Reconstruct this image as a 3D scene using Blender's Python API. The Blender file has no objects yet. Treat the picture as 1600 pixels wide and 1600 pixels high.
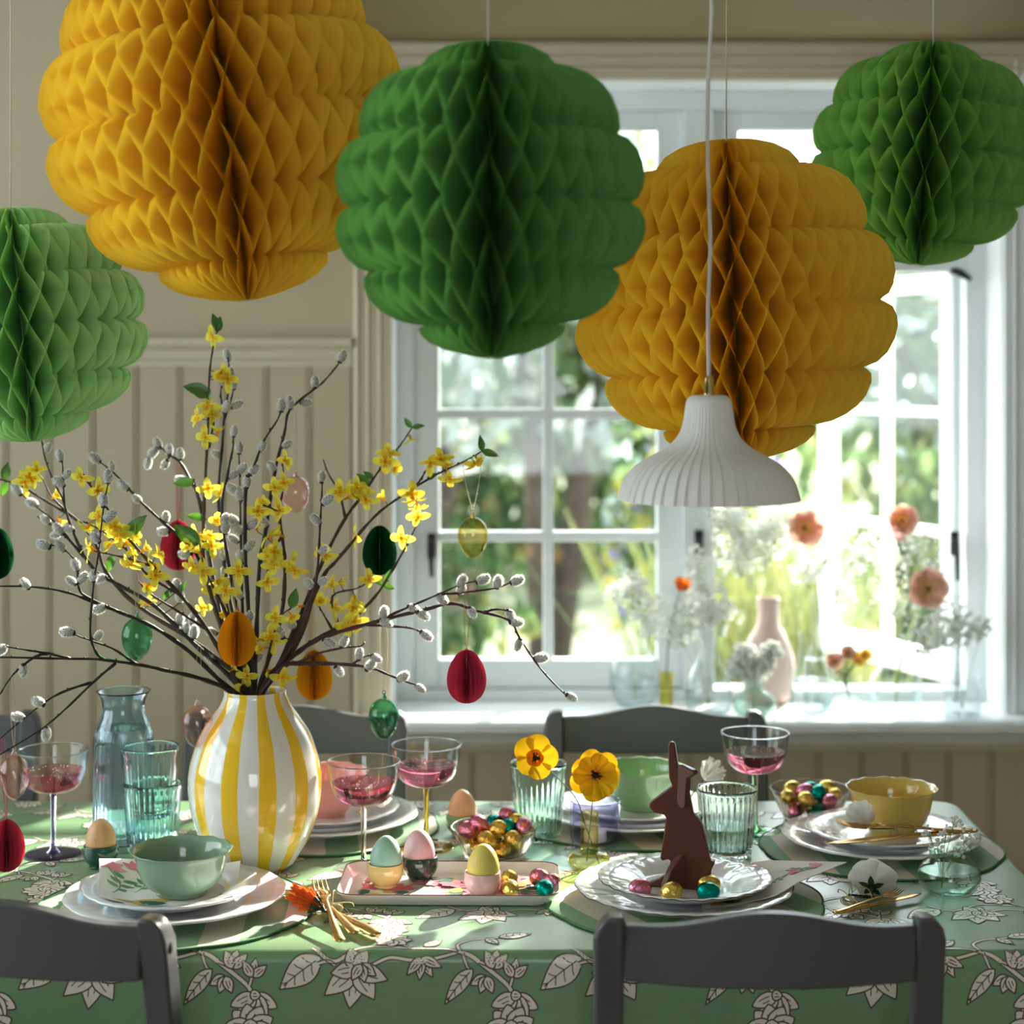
import bpy, bmesh, math, random
import numpy as np
from mathutils import Vector, Matrix, Euler
random.seed(7); np.random.seed(7)
S = bpy.context.scene
C = S.collection
PI = math.pi
R_ = math.radians
# ------------------------------------------------------------------ camera
F = 2900.0          # focal length in pixels of the 1600 px frame
ZC = 1.58           # eye height
HY = 560.0          # horizon row (level camera, lens shifted down)
cam_d = bpy.data.cameras.new('camera'); cam = bpy.data.objects.new('camera', cam_d); C.objects.link(cam)
cam.location = (0, 0, ZC); cam.rotation_euler = (PI/2, 0, 0)
cam_d.sensor_width = 36; cam_d.lens = 36*F/1600; cam_d.shift_y = -(800-HY)/1600
cam_d.clip_start = 0.05; cam_d.clip_end = 200
cam_d.dof.use_dof = True; cam_d.dof.focus_distance = 2.86; cam_d.dof.aperture_fstop = 2.9
S.camera = cam
# ------------------------------------------------------------------ world, sun, exposure
w = bpy.data.worlds.new('sky'); S.world = w; w.use_nodes = True
bg = w.node_tree.nodes['Background']; bg.inputs[0].default_value = (0.86, 0.94, 1.0, 1); bg.inputs[1].default_value = 1.9
sd = bpy.data.lights.new('sun', 'SUN'); sun = bpy.data.objects.new('sun', sd); C.objects.link(sun)
sd.energy = 8.0; sd.color = (1.0, 0.93, 0.80); sd.angle = R_(1.2)
SUN_EL, SUN_AZ = R_(24.5), R_(28)      # sun stands beyond the window, to the right
sv = Vector((math.sin(SUN_AZ)*math.cos(SUN_EL), math.cos(SUN_AZ)*math.cos(SUN_EL), math.sin(SUN_EL)))
sun.rotation_euler = sv.to_track_quat('Z', 'Y').to_euler(); sun.location = (2, 9, 6)
S.view_settings.view_transform = 'Standard'; S.view_settings.look = 'None'
S.view_settings.exposure = 1.8; S.view_settings.gamma = 1.0; S.view_settings.use_curve_mapping = False
cy = S.cycles
cy.use_denoising = True; cy.max_bounces = 14; cy.diffuse_bounces = 5; cy.glossy_bounces = 5
cy.transmission_bounces = 12; cy.transparent_max_bounces = 32; cy.sample_clamp_indirect = 6.0
cy.caustics_reflective = True; cy.caustics_refractive = True; cy.blur_glossy = 0.5
# ------------------------------------------------------------------ pixel helpers (1600 px frame)
ZT = 0.74           # top of the tablecloth
def at(px, py, D): return Vector(((px-800)/F*D, D, ZC-(py-HY)/F*D))
def onz(px, py, z=ZT):
    D = (ZC-z)*F/(py-HY); return Vector(((px-800)/F*D, D, z))
# ------------------------------------------------------------------ materials
MATS = {}
def nodes(name):
    m = bpy.data.materials.new(name); m.use_nodes = True
    nt = m.node_tree; nt.nodes.clear(); out = nt.nodes.new('ShaderNodeOutputMaterial')
    return m, nt, out
def lk(nt, a, b): nt.links.new(a, b)
def noise_mix(nt, c1, c2, scale, detail=3, lo=0.35, hi=0.65, coord='Object'):
    tc = nt.nodes.new('ShaderNodeTexCoord'); n = nt.nodes.new('ShaderNodeTexNoise')
    n.inputs['Scale'].default_value = scale; n.inputs['Detail'].default_value = detail
    lk(nt, tc.outputs[coord], n.inputs['Vector'])
    r = nt.nodes.new('ShaderNodeMapRange'); r.inputs[1].default_value = lo; r.inputs[2].default_value = hi
    lk(nt, n.outputs['Fac'], r.inputs[0])
    mx = nt.nodes.new('ShaderNodeMix'); mx.data_type = 'RGBA'
    mx.inputs[6].default_value = (*c1, 1); mx.inputs[7].default_value = (*c2, 1)
    lk(nt, r.outputs[0], mx.inputs[0]); return mx.outputs[2], n
def mat(name, col, rough=0.5, metal=0.0, var=0.08, scale=12, trans=0.0, ior=1.45, spec=0.5, bump=0.0, bscale=60, coat=0.0, sheen=0.0, sss=0.0, col2=None, coat_rough=0.03):
    if name in MATS: return MATS[name]
    m, nt, out = nodes(name); b = nt.nodes.new('ShaderNodeBsdfPrincipled')
    c2 = col2 or tuple(min(1, max(0, c*(1-var))) for c in col)
    cs, n = noise_mix(nt, col, c2, scale)
    lk(nt, cs, b.inputs['Base Color'])
    b.inputs['Roughness'].default_value = rough; b.inputs['Metallic'].default_value = metal
    b.inputs['Transmission Weight'].default_value = trans; b.inputs['IOR'].default_value = ior
    b.inputs['Specular IOR Level'].default_value = spec; b.inputs['Coat Weight'].default_value = coat
    b.inputs['Coat Roughness'].default_value = coat_rough; b.inputs['Sheen Weight'].default_value = sheen
    if sss: b.inputs['Subsurface Weight'].default_value = sss; b.inputs['Subsurface Scale'].default_value = 0.01
    if bump:
        n2 = nt.nodes.new('ShaderNodeTexNoise'); n2.inputs['Scale'].default_value = bscale; n2.inputs['Detail'].default_value = 4
        tc = nt.nodes.new('ShaderNodeTexCoord'); lk(nt, tc.outputs['Object'], n2.inputs['Vector'])
        bm_ = nt.nodes.new('ShaderNodeBump'); bm_.inputs['Strength'].default_value = bump; bm_.inputs['Distance'].default_value = 0.002
        lk(nt, n2.outputs['Fac'], bm_.inputs['Height']); lk(nt, bm_.outputs[0], b.inputs['Normal'])
    lk(nt, b.outputs[0], out.inputs[0]); MATS[name] = m; return m
def paper(name, col, tcol, fac=0.5, var=0.06, scale=20, rough_spec=0.0):
    """thin leaf, petal or tissue: diffuse plus light shining through"""
    if name in MATS: return MATS[name]
    m, nt, out = nodes(name)
    d = nt.nodes.new('ShaderNodeBsdfDiffuse'); t = nt.nodes.new('ShaderNodeBsdfTranslucent')
    cs, _ = noise_mix(nt, col, tuple(c*(1-var) for c in col), scale); lk(nt, cs, d.inputs[0])
    cs2, _ = noise_mix(nt, tcol, tuple(c*(1-var) for c in tcol), scale); lk(nt, cs2, t.inputs[0])
    mx = nt.nodes.new('ShaderNodeMixShader'); mx.inputs[0].default_value = fac
    lk(nt, d.outputs[0], mx.inputs[1]); lk(nt, t.outputs[0], mx.inputs[2]); o = mx.outputs[0]
    if rough_spec:
        g = nt.nodes.new('ShaderNodeBsdfGlossy'); g.inputs['Roughness'].default_value = 0.4
        m2 = nt.nodes.new('ShaderNodeMixShader'); m2.inputs[0].default_value = rough_spec
        lk(nt, o, m2.inputs[1]); lk(nt, g.outputs[0], m2.inputs[2]); o = m2.outputs[0]
    lk(nt, o, out.inputs[0]); MATS[name] = m; return m
def thin(name, tint, edge=None, ior=1.45, rough=0.02):
    """thin-walled blown glass: tinted see-through wall with Fresnel reflection, no net refraction"""
    if name in MATS: return MATS[name]
    m, nt, out = nodes(name)
    l5 = nt.nodes.new('ShaderNodeLayerWeight'); l5.inputs[0].default_value = 0.5
    pw = nt.nodes.new('ShaderNodeMath'); pw.operation = 'POWER'; pw.inputs[1].default_value = 5.0; lk(nt, l5.outputs['Facing'], pw.inputs[0])
    f0 = ((ior-1)/(ior+1))**2
    fr = nt.nodes.new('ShaderNodeMath'); fr.operation = 'MULTIPLY_ADD'; fr.inputs[1].default_value = 1-f0; fr.inputs[2].default_value = f0; lk(nt, pw.outputs[0], fr.inputs[0])
    lw = nt.nodes.new('ShaderNodeLayerWeight'); lw.inputs[0].default_value = 0.25
    edge = edge or tuple(c*c for c in tint)
    tc = nt.nodes.new('ShaderNodeTexCoord'); n = nt.nodes.new('ShaderNodeTexNoise'); n.inputs['Scale'].default_value = 15
    lk(nt, tc.outputs['Object'], n.inputs['Vector'])
    mul = nt.nodes.new('ShaderNodeMath'); mul.operation = 'MULTIPLY_ADD'; mul.inputs[1].default_value = 0.15; lk(nt, n.outputs['Fac'], mul.inputs[0])
    lk(nt, lw.outputs['Facing'], mul.inputs[2])
    mx = nt.nodes.new('ShaderNodeMix'); mx.data_type = 'RGBA'; mx.clamp_factor = True
    mx.inputs[6].default_value = (*tint, 1); mx.inputs[7].default_value = (*edge, 1); lk(nt, mul.outputs[0], mx.inputs[0])
    t = nt.nodes.new('ShaderNodeBsdfTransparent'); lk(nt, mx.outputs[2], t.inputs[0])
    g = nt.nodes.new('ShaderNodeBsdfGlossy'); g.inputs['Roughness'].default_value = rough
    ms = nt.nodes.new('ShaderNodeMixShader'); lk(nt, fr.outputs[0], ms.inputs[0]); lk(nt, t.outputs[0], ms.inputs[1]); lk(nt, g.outputs[0], ms.inputs[2])
    lk(nt, ms.outputs[0], out.inputs[0]); MATS[name] = m; return m
def stripes(name, c1, c2, freq, axis=0, rough=0.7, angular=0, phase=0.0, duty=0.5, coat=0.0, wob=0.02):
    """straight stripes along an object axis, or angular ones around z"""
    if name in MATS: return MATS[name]
    m, nt, out = nodes(name); b = nt.nodes.new('ShaderNodeBsdfPrincipled')
    tc = nt.nodes.new('ShaderNodeTexCoord'); sp = nt.nodes.new('ShaderNodeSeparateXYZ'); lk(nt, tc.outputs['Object'], sp.inputs[0])
    if angular:
        a = nt.nodes.new('ShaderNodeMath'); a.operation = 'ARCTAN2'; lk(nt, sp.outputs[0], a.inputs[0])
        ng = nt.nodes.new('ShaderNodeMath'); ng.operation = 'MULTIPLY'; ng.inputs[1].default_value = -1; lk(nt, sp.outputs[1], ng.inputs[0]); lk(nt, ng.outputs[0], a.inputs[1])
        v = nt.nodes.new('ShaderNodeMath'); v.operation = 'MULTIPLY_ADD'; v.inputs[1].default_value = angular/(2*PI); v.inputs[2].default_value = phase; lk(nt, a.outputs[0], v.inputs[0])
    else:
        v = nt.nodes.new('ShaderNodeMath'); v.operation = 'MULTIPLY_ADD'; v.inputs[1].default_value = freq; v.inputs[2].default_value = phase; lk(nt, sp.outputs[axis], v.inputs[0])
    n = nt.nodes.new('ShaderNodeTexNoise'); n.inputs['Scale'].default_value = 14; lk(nt, tc.outputs['Object'], n.inputs['Vector'])
    w2 = nt.nodes.new('ShaderNodeMath'); w2.operation = 'MULTIPLY_ADD'; w2.inputs[1].default_value = wob*2; lk(nt, n.outputs['Fac'], w2.inputs[0]); lk(nt, v.outputs[0], w2.inputs[2])
    fr = nt.nodes.new('ShaderNodeMath'); fr.operation = 'FRACT'; lk(nt, w2.outputs[0], fr.inputs[0])
    lt = nt.nodes.new('ShaderNodeMath'); lt.operation = 'LESS_THAN'; lt.inputs[1].default_value = duty; lk(nt, fr.outputs[0], lt.inputs[0])
    mx = nt.nodes.new('ShaderNodeMix'); mx.data_type = 'RGBA'; mx.inputs[6].default_value = (*c1, 1); mx.inputs[7].default_value = (*c2, 1)
    lk(nt, lt.outputs[0], mx.inputs[0]); lk(nt, mx.outputs[2], b.inputs['Base Color'])
    b.inputs['Roughness'].default_value = rough; b.inputs['Coat Weight'].default_value = coat
    lk(nt, b.outputs[0], out.inputs[0]); MATS[name] = m; return m
# ------------------------------------------------------------------ mesh builder
class MB:
    def __init__(s): s.v = []; s.f = []; s.m = []
    def add(s, V, Fc, mi=0, M=None):
        o = len(s.v)
        if M is not None: V = [tuple(M @ Vector(p)) for p in V]
        s.v += [tuple(p) for p in V]; s.f += [tuple(i+o for i in f) for f in Fc]; s.m += [mi]*len(Fc); return s
    def lathe(s, prof, n=40, c=(0, 0, 0), mod=None, mi=0, M=None):
        V = []; Fc = []; rings = []
        for i, (r, z) in enumerate(prof):
            if r < 1e-6: rings.append([len(V)]); V.append((c[0], c[1], c[2]+z)); continue
            ring = []
            for k in range(n):
                th = 2*PI*k/n; rr, zz = r, z
                if mod: rr, zz = mod(th, r, z, i)
                ring.append(len(V)); V.append((c[0]+rr*math.cos(th), c[1]+rr*math.sin(th), c[2]+zz))
            rings.append(ring)
        for a, b in zip(rings, rings[1:]):
            if len(a) == 1 and len(b) == 1: continue
            for k in range(n):
                k2 = (k+1) % n
                if len(a) == 1: Fc.append((a[0], b[k2], b[k]))
                elif len(b) == 1: Fc.append((a[k], a[k2], b[0]))
                else: Fc.append((a[k], a[k2], b[k2], b[k]))
        return s.add(V, Fc, mi, M)
    def tube(s, pts, rad, n=6, mi=0, cap=True, M=None):
        pts = [Vector(p) for p in pts]; N = len(pts)
        if not hasattr(rad, '__len__'): rad = [rad]*N
        V = []; Fc = []; T = []
        for i in range(N):
            a = pts[max(0, i-1)]; b = pts[min(N-1, i+1)]; d = b-a
            T.append(d.normalized() if d.length > 1e-9 else Vector((0, 0, 1)))
        u = T[0].orthogonal().normalized()
        for i in range(N):
            u = (u - T[i]*u.dot(T[i]))
            u = u.normalized() if u.length > 1e-6 else T[i].orthogonal().normalized()
            w_ = T[i].cross(u)
            for k in range(n):
                a = 2*PI*k/n; V.append(tuple(pts[i]+(u*math.cos(a)+w_*math.sin(a))*rad[i]))
        for i in range(N-1):
            for k in range(n):
                k2 = (k+1) % n; Fc.append((i*n+k, i*n+k2, (i+1)*n+k2, (i+1)*n+k))
        if cap: Fc.append(tuple(range(n-1, -1, -1))); Fc.append(tuple((N-1)*n+k for k in range(n)))
        return s.add(V, Fc, mi, M)
    def box(s, x0, x1, y0, y1, z0, z1, mi=0, M=None):
        V = [(x, y, z) for z in (z0, z1) for y in (y0, y1) for x in (x0, x1)]
        return s.add(V, [(0, 2, 3, 1), (4, 5, 7, 6), (0, 1, 5, 4), (2, 6, 7, 3), (0, 4, 6, 2), (1, 3, 7, 5)], mi, M)
    def prism(s, out, t0, t1, mi=0, M=None, ax='y'):
        """outline (a,b) in the xz plane pushed along y (or in xy along z, or yz along x)"""
        n = len(out)
        f = {'y': lambda a, b, t: (a, t, b), 'z': lambda a, b, t: (a, b, t), 'x': lambda a, b, t: (t, a, b)}[ax]
        V = [f(a, b, t0) for a, b in out]+[f(a, b, t1) for a, b in out]
        Fc = [tuple(range(n)), tuple(range(2*n-1, n-1, -1))]+[(i, i+n, (i+1) % n+n, (i+1) % n) for i in range(n)]
        return s.add(V, Fc, mi, M)
    def ell(s, c, r, n=12, mi=0, M=None):
        pr = [(math.sin(PI*i/(n//2+2)), -math.cos(PI*i/(n//2+2))) for i in range(n//2+3)]
        pr[0] = (0, -1); pr[-1] = (0, 1)
        t = MB().lathe(pr, n)
        return s.add([(c[0]+x*r[0], c[1]+y*r[1], c[2]+z*r[2]) for x, y, z in t.v], t.f, mi, M)
    def grid(s, fn, nu, nv, mi=0, M=None):
        V = [tuple(fn(i/nu, j/nv)) for j in range(nv+1) for i in range(nu+1)]
        Fc = [(j*(nu+1)+i, j*(nu+1)+i+1, (j+1)*(nu+1)+i+1, (j+1)*(nu+1)+i) for j in range(nv) for i in range(nu)]
        return s.add(V, Fc, mi, M)
    def mesh(s, name, mats, smooth=True, fixn=False):
        me = bpy.data.meshes.new(name); me.from_pydata(s.v, [], s.f); me.update()
        for m_ in (mats if isinstance(mats, (list, tuple)) else [mats]): me.materials.append(m_)
        me.polygons.foreach_set('material_index', s.m)
        me.polygons.foreach_set('use_smooth', [smooth]*len(s.f))
        if fixn:
            b = bmesh.new(); b.from_mesh(me); bmesh.ops.recalc_face_normals(b, faces=b.faces); b.to_mesh(me); b.free()
        me.update(); return me
    def obj(s, name, mats, parent=None, smooth=True, loc=(0, 0, 0), rot=(0, 0, 0), bevel=0, fixn=False, sharp=None, seg=2):
        me = s.mesh(name, mats, smooth, fixn or bool(bevel)); o = bpy.data.objects.new(name, me); C.objects.link(o)
        o.location = loc; o.rotation_euler = rot
        if parent: o.parent = parent
        if bevel:
            b = o.modifiers.new('bevel', 'BEVEL'); b.width = bevel; b.segments = seg; b.limit_method = 'ANGLE'; b.angle_limit = R_(40)
        if sharp or bevel: me.set_sharp_from_angle(angle=R_(sharp or 45))
        return o
def link(name, me, parent=None, loc=(0, 0, 0), rot=(0, 0, 0), scale=None):
    o = bpy.data.objects.new(name, me); C.objects.link(o); o.location = loc; o.rotation_euler = rot
    if scale is not None: o.scale = scale if hasattr(scale, '__len__') else (scale,)*3
    if parent: o.parent = parent
    return o
def tag(o, label, cat, group=None, kind=None):
    o['label'] = label; o['category'] = cat
    if group: o['group'] = group
    if kind: o['kind'] = kind
    return o
def thing(name, label, cat, loc=(0, 0, 0), rotz=0.0, group=None, rot=None):
    o = bpy.data.objects.new(name, None); C.objects.link(o); o.empty_display_size = 0.05
    o.location = loc; o.rotation_euler = rot or (0, 0, rotz); return tag(o, label, cat, group)
def struct(o, label=None):
    o['kind'] = 'structure'
    if label: o['label'] = label
    return o
def dup(root, loc, rotz=None, label=None, group=None):
    r = root.copy(); C.objects.link(r); r.location = loc
    if rotz is not None: r.rotation_euler = (0, 0, rotz)
    if label: r['label'] = label
    if group: r['group'] = group
    for ch in list(root.children):
        c = ch.copy(); C.objects.link(c); c.parent = r
        for g in ch.children:
            d = g.copy(); C.objects.link(d); d.parent = c
    return r
def smoothline(pts, k=4):
    """Catmull-Rom through points"""
    P_ = [Vector(p) for p in pts]; out = []
    for i in range(len(P_)-1):
        p0 = P_[max(0, i-1)]; p1 = P_[i]; p2 = P_[i+1]; p3 = P_[min(len(P_)-1, i+2)]
        for j in range(k):
            t = j/k; out.append(0.5*((2*p1)+(p2-p0)*t+(2*p0-5*p1+4*p2-p3)*t*t+(3*p1-p0-3*p2+p3)*t**3))
    out.append(P_[-1]); return out
# ================================================================== THE ROOM
YW = 4.45                                   # inner face of the window wall
WX0, WX1, WZ0, WZ1 = -0.29, 1.177, 0.70, 2.2475   # window opening
m_wall = mat('wall_paint', (0.46, 0.39, 0.275), 0.6, var=0.04, scale=3, bump=0.05, bscale=90)
m_trim = mat('trim_paint', (0.56, 0.495, 0.37), 0.45, var=0.04, scale=5)
m_white = mat('window_paint', (0.80, 0.84, 0.87), 0.4, var=0.04, scale=6)
m_floor = mat('floor_wood', (0.42, 0.30, 0.19), 0.45, var=0.3, scale=4)
m_ceil = mat('ceiling_paint', (0.72, 0.69, 0.60), 0.7, var=0.03)
wb = MB()
wb.box(-2.6, WX0, YW, YW+0.30, 0, 2.8); wb.box(WX1, 2.2, YW, YW+0.30, 0, 2.8)
wb.box(WX0, WX1, YW, YW+0.30, WZ1, 2.8); wb.box(WX0, WX1, YW, YW+0.30, 0, WZ0)
wall = struct(wb.obj('wall_back', m_wall, smooth=False))
wl = MB(); wl.box(-2.75, -2.6, -1.6, 1.3, 0, 2.8); wl.box(-2.75, -2.6, 3.75, 4.75, 0, 2.8); wl.box(-2.75, -2.6, 1.3, 3.75, 0, 0.8); wl.box(-2.75, -2.6, 1.3, 3.75, 2.5, 2.8)
struct(wl.obj('wall_left', m_wall, smooth=False))
struct(MB().box(2.2, 2.35, -1.6, 4.75, 0, 2.8).obj('wall_right', m_wall, smooth=False))
struct(MB().box(-2.75, 2.35, -1.6, 4.75, -0.05, 0).obj('floor', m_floor, smooth=False))
struct(MB().box(-2.75, 2.35, -1.6, 4.75, 2.8, 2.9).obj('ceiling', m_ceil, smooth=False))
# lowered boxed beam above the window bay; shade is put into its dark colour
struct(MB().box(-0.46, 2.2, 3.62, YW, 2.337, 2.8).obj('beam_window_bay', mat('beam_shaded_paint', (0.215, 0.16, 0.068), 0.6, var=0.04), smooth=False))
# wall behind the viewer with an unseen opening added to let in fill light
wf = MB(); wf.box(-2.75, -0.6, -1.75, -1.6, 0, 2.8); wf.box(0.6, 2.35, -1.75, -1.6, 0, 2.8); wf.box(-0.6, 0.6, -1.75, -1.6, 0, 0.9); wf.box(-0.6, 0.6, -1.75, -1.6, 2.2, 2.8)
struct(wf.obj('wall_front', m_wall, smooth=False))
# beadboard planks
PWD = 0.1036
def plank_mesh(h, wd=PWD):
    pr = [(0, 0), (0, -0.005), (0.0025, -0.005), (0.003, -0.0085), (0.005, -0.0108), (0.008, -0.0108), (0.010, -0.0085), (0.0105, -0.005), (0.0135, -0.005), (0.0145, -0.011), (wd-0.0006, -0.011), (wd-0.0006, 0)]
    return MB().prism(pr, 0, h, ax='z').mesh('plank', m_wall, False)
pm = plank_mesh(1.57)
x = -1.2157-13*PWD
while x < -0.381-0.02:
    wd = min(PWD, -0.379-x)
    link('plank', pm if wd >= PWD else plank_mesh(1.57, wd), wall, (x, YW, 0)); x += PWD
pm2 = plank_mesh(0.645)
x = 0.7257-11*PWD
while x < 2.15:
    if x > -0.385: link('plank', pm2, wall, (x, YW, 0))
    x += PWD
# cap rail on the panelling (profile in y,z pushed along x)
def molding(name, prof, x0, x1, m): return struct(MB().prism(prof, x0, x1, ax='x').obj(name, m, smooth=False, fixn=True))
rail = [(YW, 1.560), (YW-0.016, 1.560), (YW-0.018, 1.575), (YW-0.024, 1.580), (YW-0.024, 1.600), (YW-0.034, 1.607), (YW-0.040, 1.612), (YW-0.040, 1.628), (YW, 1.632)]
molding('trim_panel_rail', rail, -2.6, -0.381, m_trim)
# window casing: profile across the width (u from the outer edge inward, depth)
cas = [(0, 0), (0, -0.028), (0.010, -0.032), (0.018, -0.026), (0.030, -0.024), (0.036, -0.029), (0.042, -0.024), (0.058, -0.022), (0.064, -0.027), (0.070, -0.022), (0.088, -0.020), (0.088, 0)]
m_l = MB().prism([(WX0-0.088+u, YW+d) for u, d in cas], 0.70, WZ1+0.088, ax='z').obj('trim_window_casing', m_trim, smooth=False, fixn=True); struct(m_l)
struct(MB().prism([(WX1+0.088-u, YW+d) for u, d in cas], 0.70, WZ1+0.088, ax='z').obj('trim_window_casing', m_white, smooth=False, fixn=True))
struct(MB().prism([(YW+d-0.002, WZ1+0.088-u) for u, d in cas], WX0-0.088, WX1+0.088, ax='x').obj('trim_window_head', m_trim, smooth=False, fixn=True))
# reveal lining and window ledge
struct(MB().box(WX0-0.002, WX0+0.004, YW-0.002, 4.62, 0.732, WZ1).obj('trim_reveal', m_white, smooth=False))
struct(MB().box(WX1-0.004, WX1+0.002, YW-0.002, 4.62, 0.732, WZ1).obj('trim_reveal', m_white, smooth=False))
struct(MB().box(WX0, WX1, YW-0.002, 4.62, WZ1-0.004, WZ1+0.002).obj('trim_reveal', m_white, smooth=False))
ledge = [(4.66, 0.700), (YW-0.012, 0.700), (YW-0.012, 0.668), (YW-0.030, 0.664), (YW-0.034, 0.690), (YW-0.060, 0.698), (YW-0.105, 0.700), (YW-0.118, 0.706), (YW-0.120, 0.722), (YW-0.112, 0.730), (YW-0.100, 0.732), (4.66, 0.732)]
struct(MB().prism(ledge, -0.44, 1.33, ax='x').obj('trim_window_ledge', mat('ledge_paint', (0.78, 0.80, 0.80), 0.3, var=0.03), smooth=False, fixn=True))
struct(MB().prism([(YW, 0.640), (YW-0.020, 0.640), (YW-0.024, 0.652), (YW-0.020, 0.668), (YW, 0.668)], -0.44, 2.2, ax='x').obj('trim_ledge_apron', m_trim, smooth=False, fixn=True))
# ---- window
YS = 4.62
m_pane = thin('window_pane', (0.97, 0.985, 0.98), (0.9, 0.95, 0.93))
m_iron = mat('black_iron', (0.03, 0.03, 0.035), 0.4, 0.7)
win = bpy.data.objects.new('window_1', None); C.objects.link(win); struct(win, 'white painted wooden casement window with small panes')
fr = MB()
fr.box(WX0, -0.243, YS-0.02, YS+0.07, 0.728, WZ1); fr.box(1.125, WX1, YS-0.02, YS+0.07, 0.728, WZ1)
fr.box(-0.243, 1.125, YS-0.02, YS+0.07, 2.196, WZ1); fr.box(-0.243, 1.125, YS-0.02, YS+0.07, 0.728, 0.758)
fr.box(0.423, 0.502, YS-0.025, YS+0.07, 0.758, 2.196)
fr.box(-0.243, 0.423, YS-0.02, YS+0.07, 1.795, 1.842); fr.box(0.502, 1.125, YS-0.02, YS+0.07, 1.795, 1.842)
fr.obj('window_frame', m_white, win, False, bevel=0.004)
def sash(name, x0, x1, z0, z1, st, rows, cols, parent, loc=(0, 0, 0), rotz=0, bot=0.070):
    """sash with its own stiles, muntins and panes; local origin at loc"""
    s = bpy.data.objects.new(name, None); C.objects.link(s); s.parent = parent; s.location = loc; s.rotation_euler = (0, 0, rotz)
    b = MB(); b.box(x0, x0+st, -0.02, 0.02, z0, z1); b.box(x1-st, x1, -0.02, 0.02, z0, z1)
    b.box(x0+st, x1-st, -0.02, 0.02, z1-0.048, z1); b.box(x0+st, x1-st, -0.02, 0.02, z0, z0+bot)
    b.obj('stile_frame', m_white, s, False, bevel=0.004)
    gx0, gx1, gz0, gz1 = x0+st, x1-st, z0+bot, z1-0.048
    mw = 0.026
    for c in range(1, cols):
        xx = gx0+(gx1-gx0)*c/cols; MB().box(xx-mw/2, xx+mw/2, -0.014, 0.014, gz0, gz1).obj('muntin', m_white, s, False, bevel=0.004)
    for r in range(1, rows):
        zz = gz0+(gz1-gz0)*r/rows; MB().box(gx0, gx1, -0.0135, 0.0135, zz-mw/2, zz+mw/2).obj('muntin', m_white, s, False, bevel=0.004)
    for c in range(cols):
        for r in range(rows):
            xa = gx0+(gx1-gx0)*c/cols; xb = gx0+(gx1-gx0)*(c+1)/cols; za = gz0+(gz1-gz0)*r/rows; zb = gz0+(gz1-gz0)*(r+1)/rows
            MB().box(xa+0.004, xb-0.004, -0.0015, 0.0015, za+0.004, zb-0.004).obj('pane', m_pane, s, False)
    return s
sash('closed_casement', -0.243, 0.423, 0.760, 1.795, 0.062, 3, 2, win, (0, YS+0.02, 0))
sash('transom_light', -0.243, 0.423, 1.842, 2.196, 0.062, 1, 2, win, (0, YS+0.02, 0), bot=0.05)
sash('transom_light', 0.502, 1.125, 1.842, 2.196, 0.062, 1, 2, win, (0, YS+0.02, 0), bot=0.05)
# open casement: hinged on the right jamb and swung out into the garden
oa = math.atan2(5.212-4.64, 0.881-1.125)
sash('open_casement', 0.0, 0.623, 0.760, 1.795, 0.055, 3, 2, win, (1.125, YS+0.05, 0), oa)
# side window in the left wall, outside the picture
win2 = bpy.data.objects.new('window_2', None); C.objects.link(win2); struct(win2, 'white framed side window in the left wall')
f2 = MB(); f2.box(-2.72, -2.64, 1.3, 1.36, 0.8, 2.5); f2.box(-2.72, -2.64, 3.69, 3.75, 0.8, 2.5); f2.box(-2.72, -2.64, 1.36, 3.69, 0.8, 0.87); f2.box(-2.72, -2.64, 1.36, 3.69, 2.43, 2.5); f2.box(-2.71, -2.65, 2.5, 2.55, 0.87, 2.43); f2.box(-2.70, -2.66, 1.36, 3.69, 1.80, 1.84)
f2.obj('window_frame', m_white, win2, False)
MB().box(-2.683, -2.68, 1.36, 3.69, 0.87, 2.43).obj('pane', m_pane, win2, False)
def handle(loc, rz=0, h=0.075):
    b = MB(); b.box(-0.010, 0.010, -0.012, 0, -0.03, 0.03); b.tube([(0, -0.01, 0.01), (0, -0.03, 0.01), (0, -0.034, -0.02), (0.002, -0.032, -h)], [0.006, 0.006, 0.007, 0.005], 8)
    b.obj('window_handle', m_iron, win, loc=loc, rot=(0, 0, rz), sharp=40)
handle((-0.200, YS, 1.115)); handle((0.462, YS-0.025, 1.125), h=0.02); handle((1.10, YS, 1.12), h=0.09)
hk = MB(); hk.tube([(1.09, YS-0.01, 1.80), (1.11, YS-0.03, 1.79), (1.135, YS-0.03, 1.775)], [0.009, 0.010, 0.005], 8)
hk.obj('window_stay', m_iron, win)
# ================================================================== THE GARDEN
m_grass = mat('lawn', (0.13, 0.145, 0.08), 0.9, col2=(0.18, 0.185, 0.12), scale=1.2)
struct(MB().box(-40, 40, 4.8, 70, -0.45, -0.35).obj('ground_lawn', m_grass, smooth=False))
lf = [paper('garden_leaf_%s' % n, c, t, 0.5, 0.35, 3) for n, c, t in (
    ('deep', (0.06, 0.12, 0.06), (0.12, 0.22, 0.07)), ('mid', (0.13, 0.19, 0.10), (0.22, 0.30, 0.12)),
    ('pale', (0.20, 0.22, 0.10), (0.28, 0.30, 0.10)), ('silver', (0.42, 0.52, 0.50), (0.46, 0.58, 0.52)), ('blossom', (0.85, 0.88, 0.84), (0.8, 0.8, 0.75)), ('lilac', (0.30, 0.28, 0.62), (0.4, 0.35, 0.7)), ('gold', (0.75, 0.60, 0.06), (0.8, 0.6, 0.05)))]
m_bark = mat('garden_bark', (0.10, 0.075, 0.06), 0.9, var=0.4)
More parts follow.
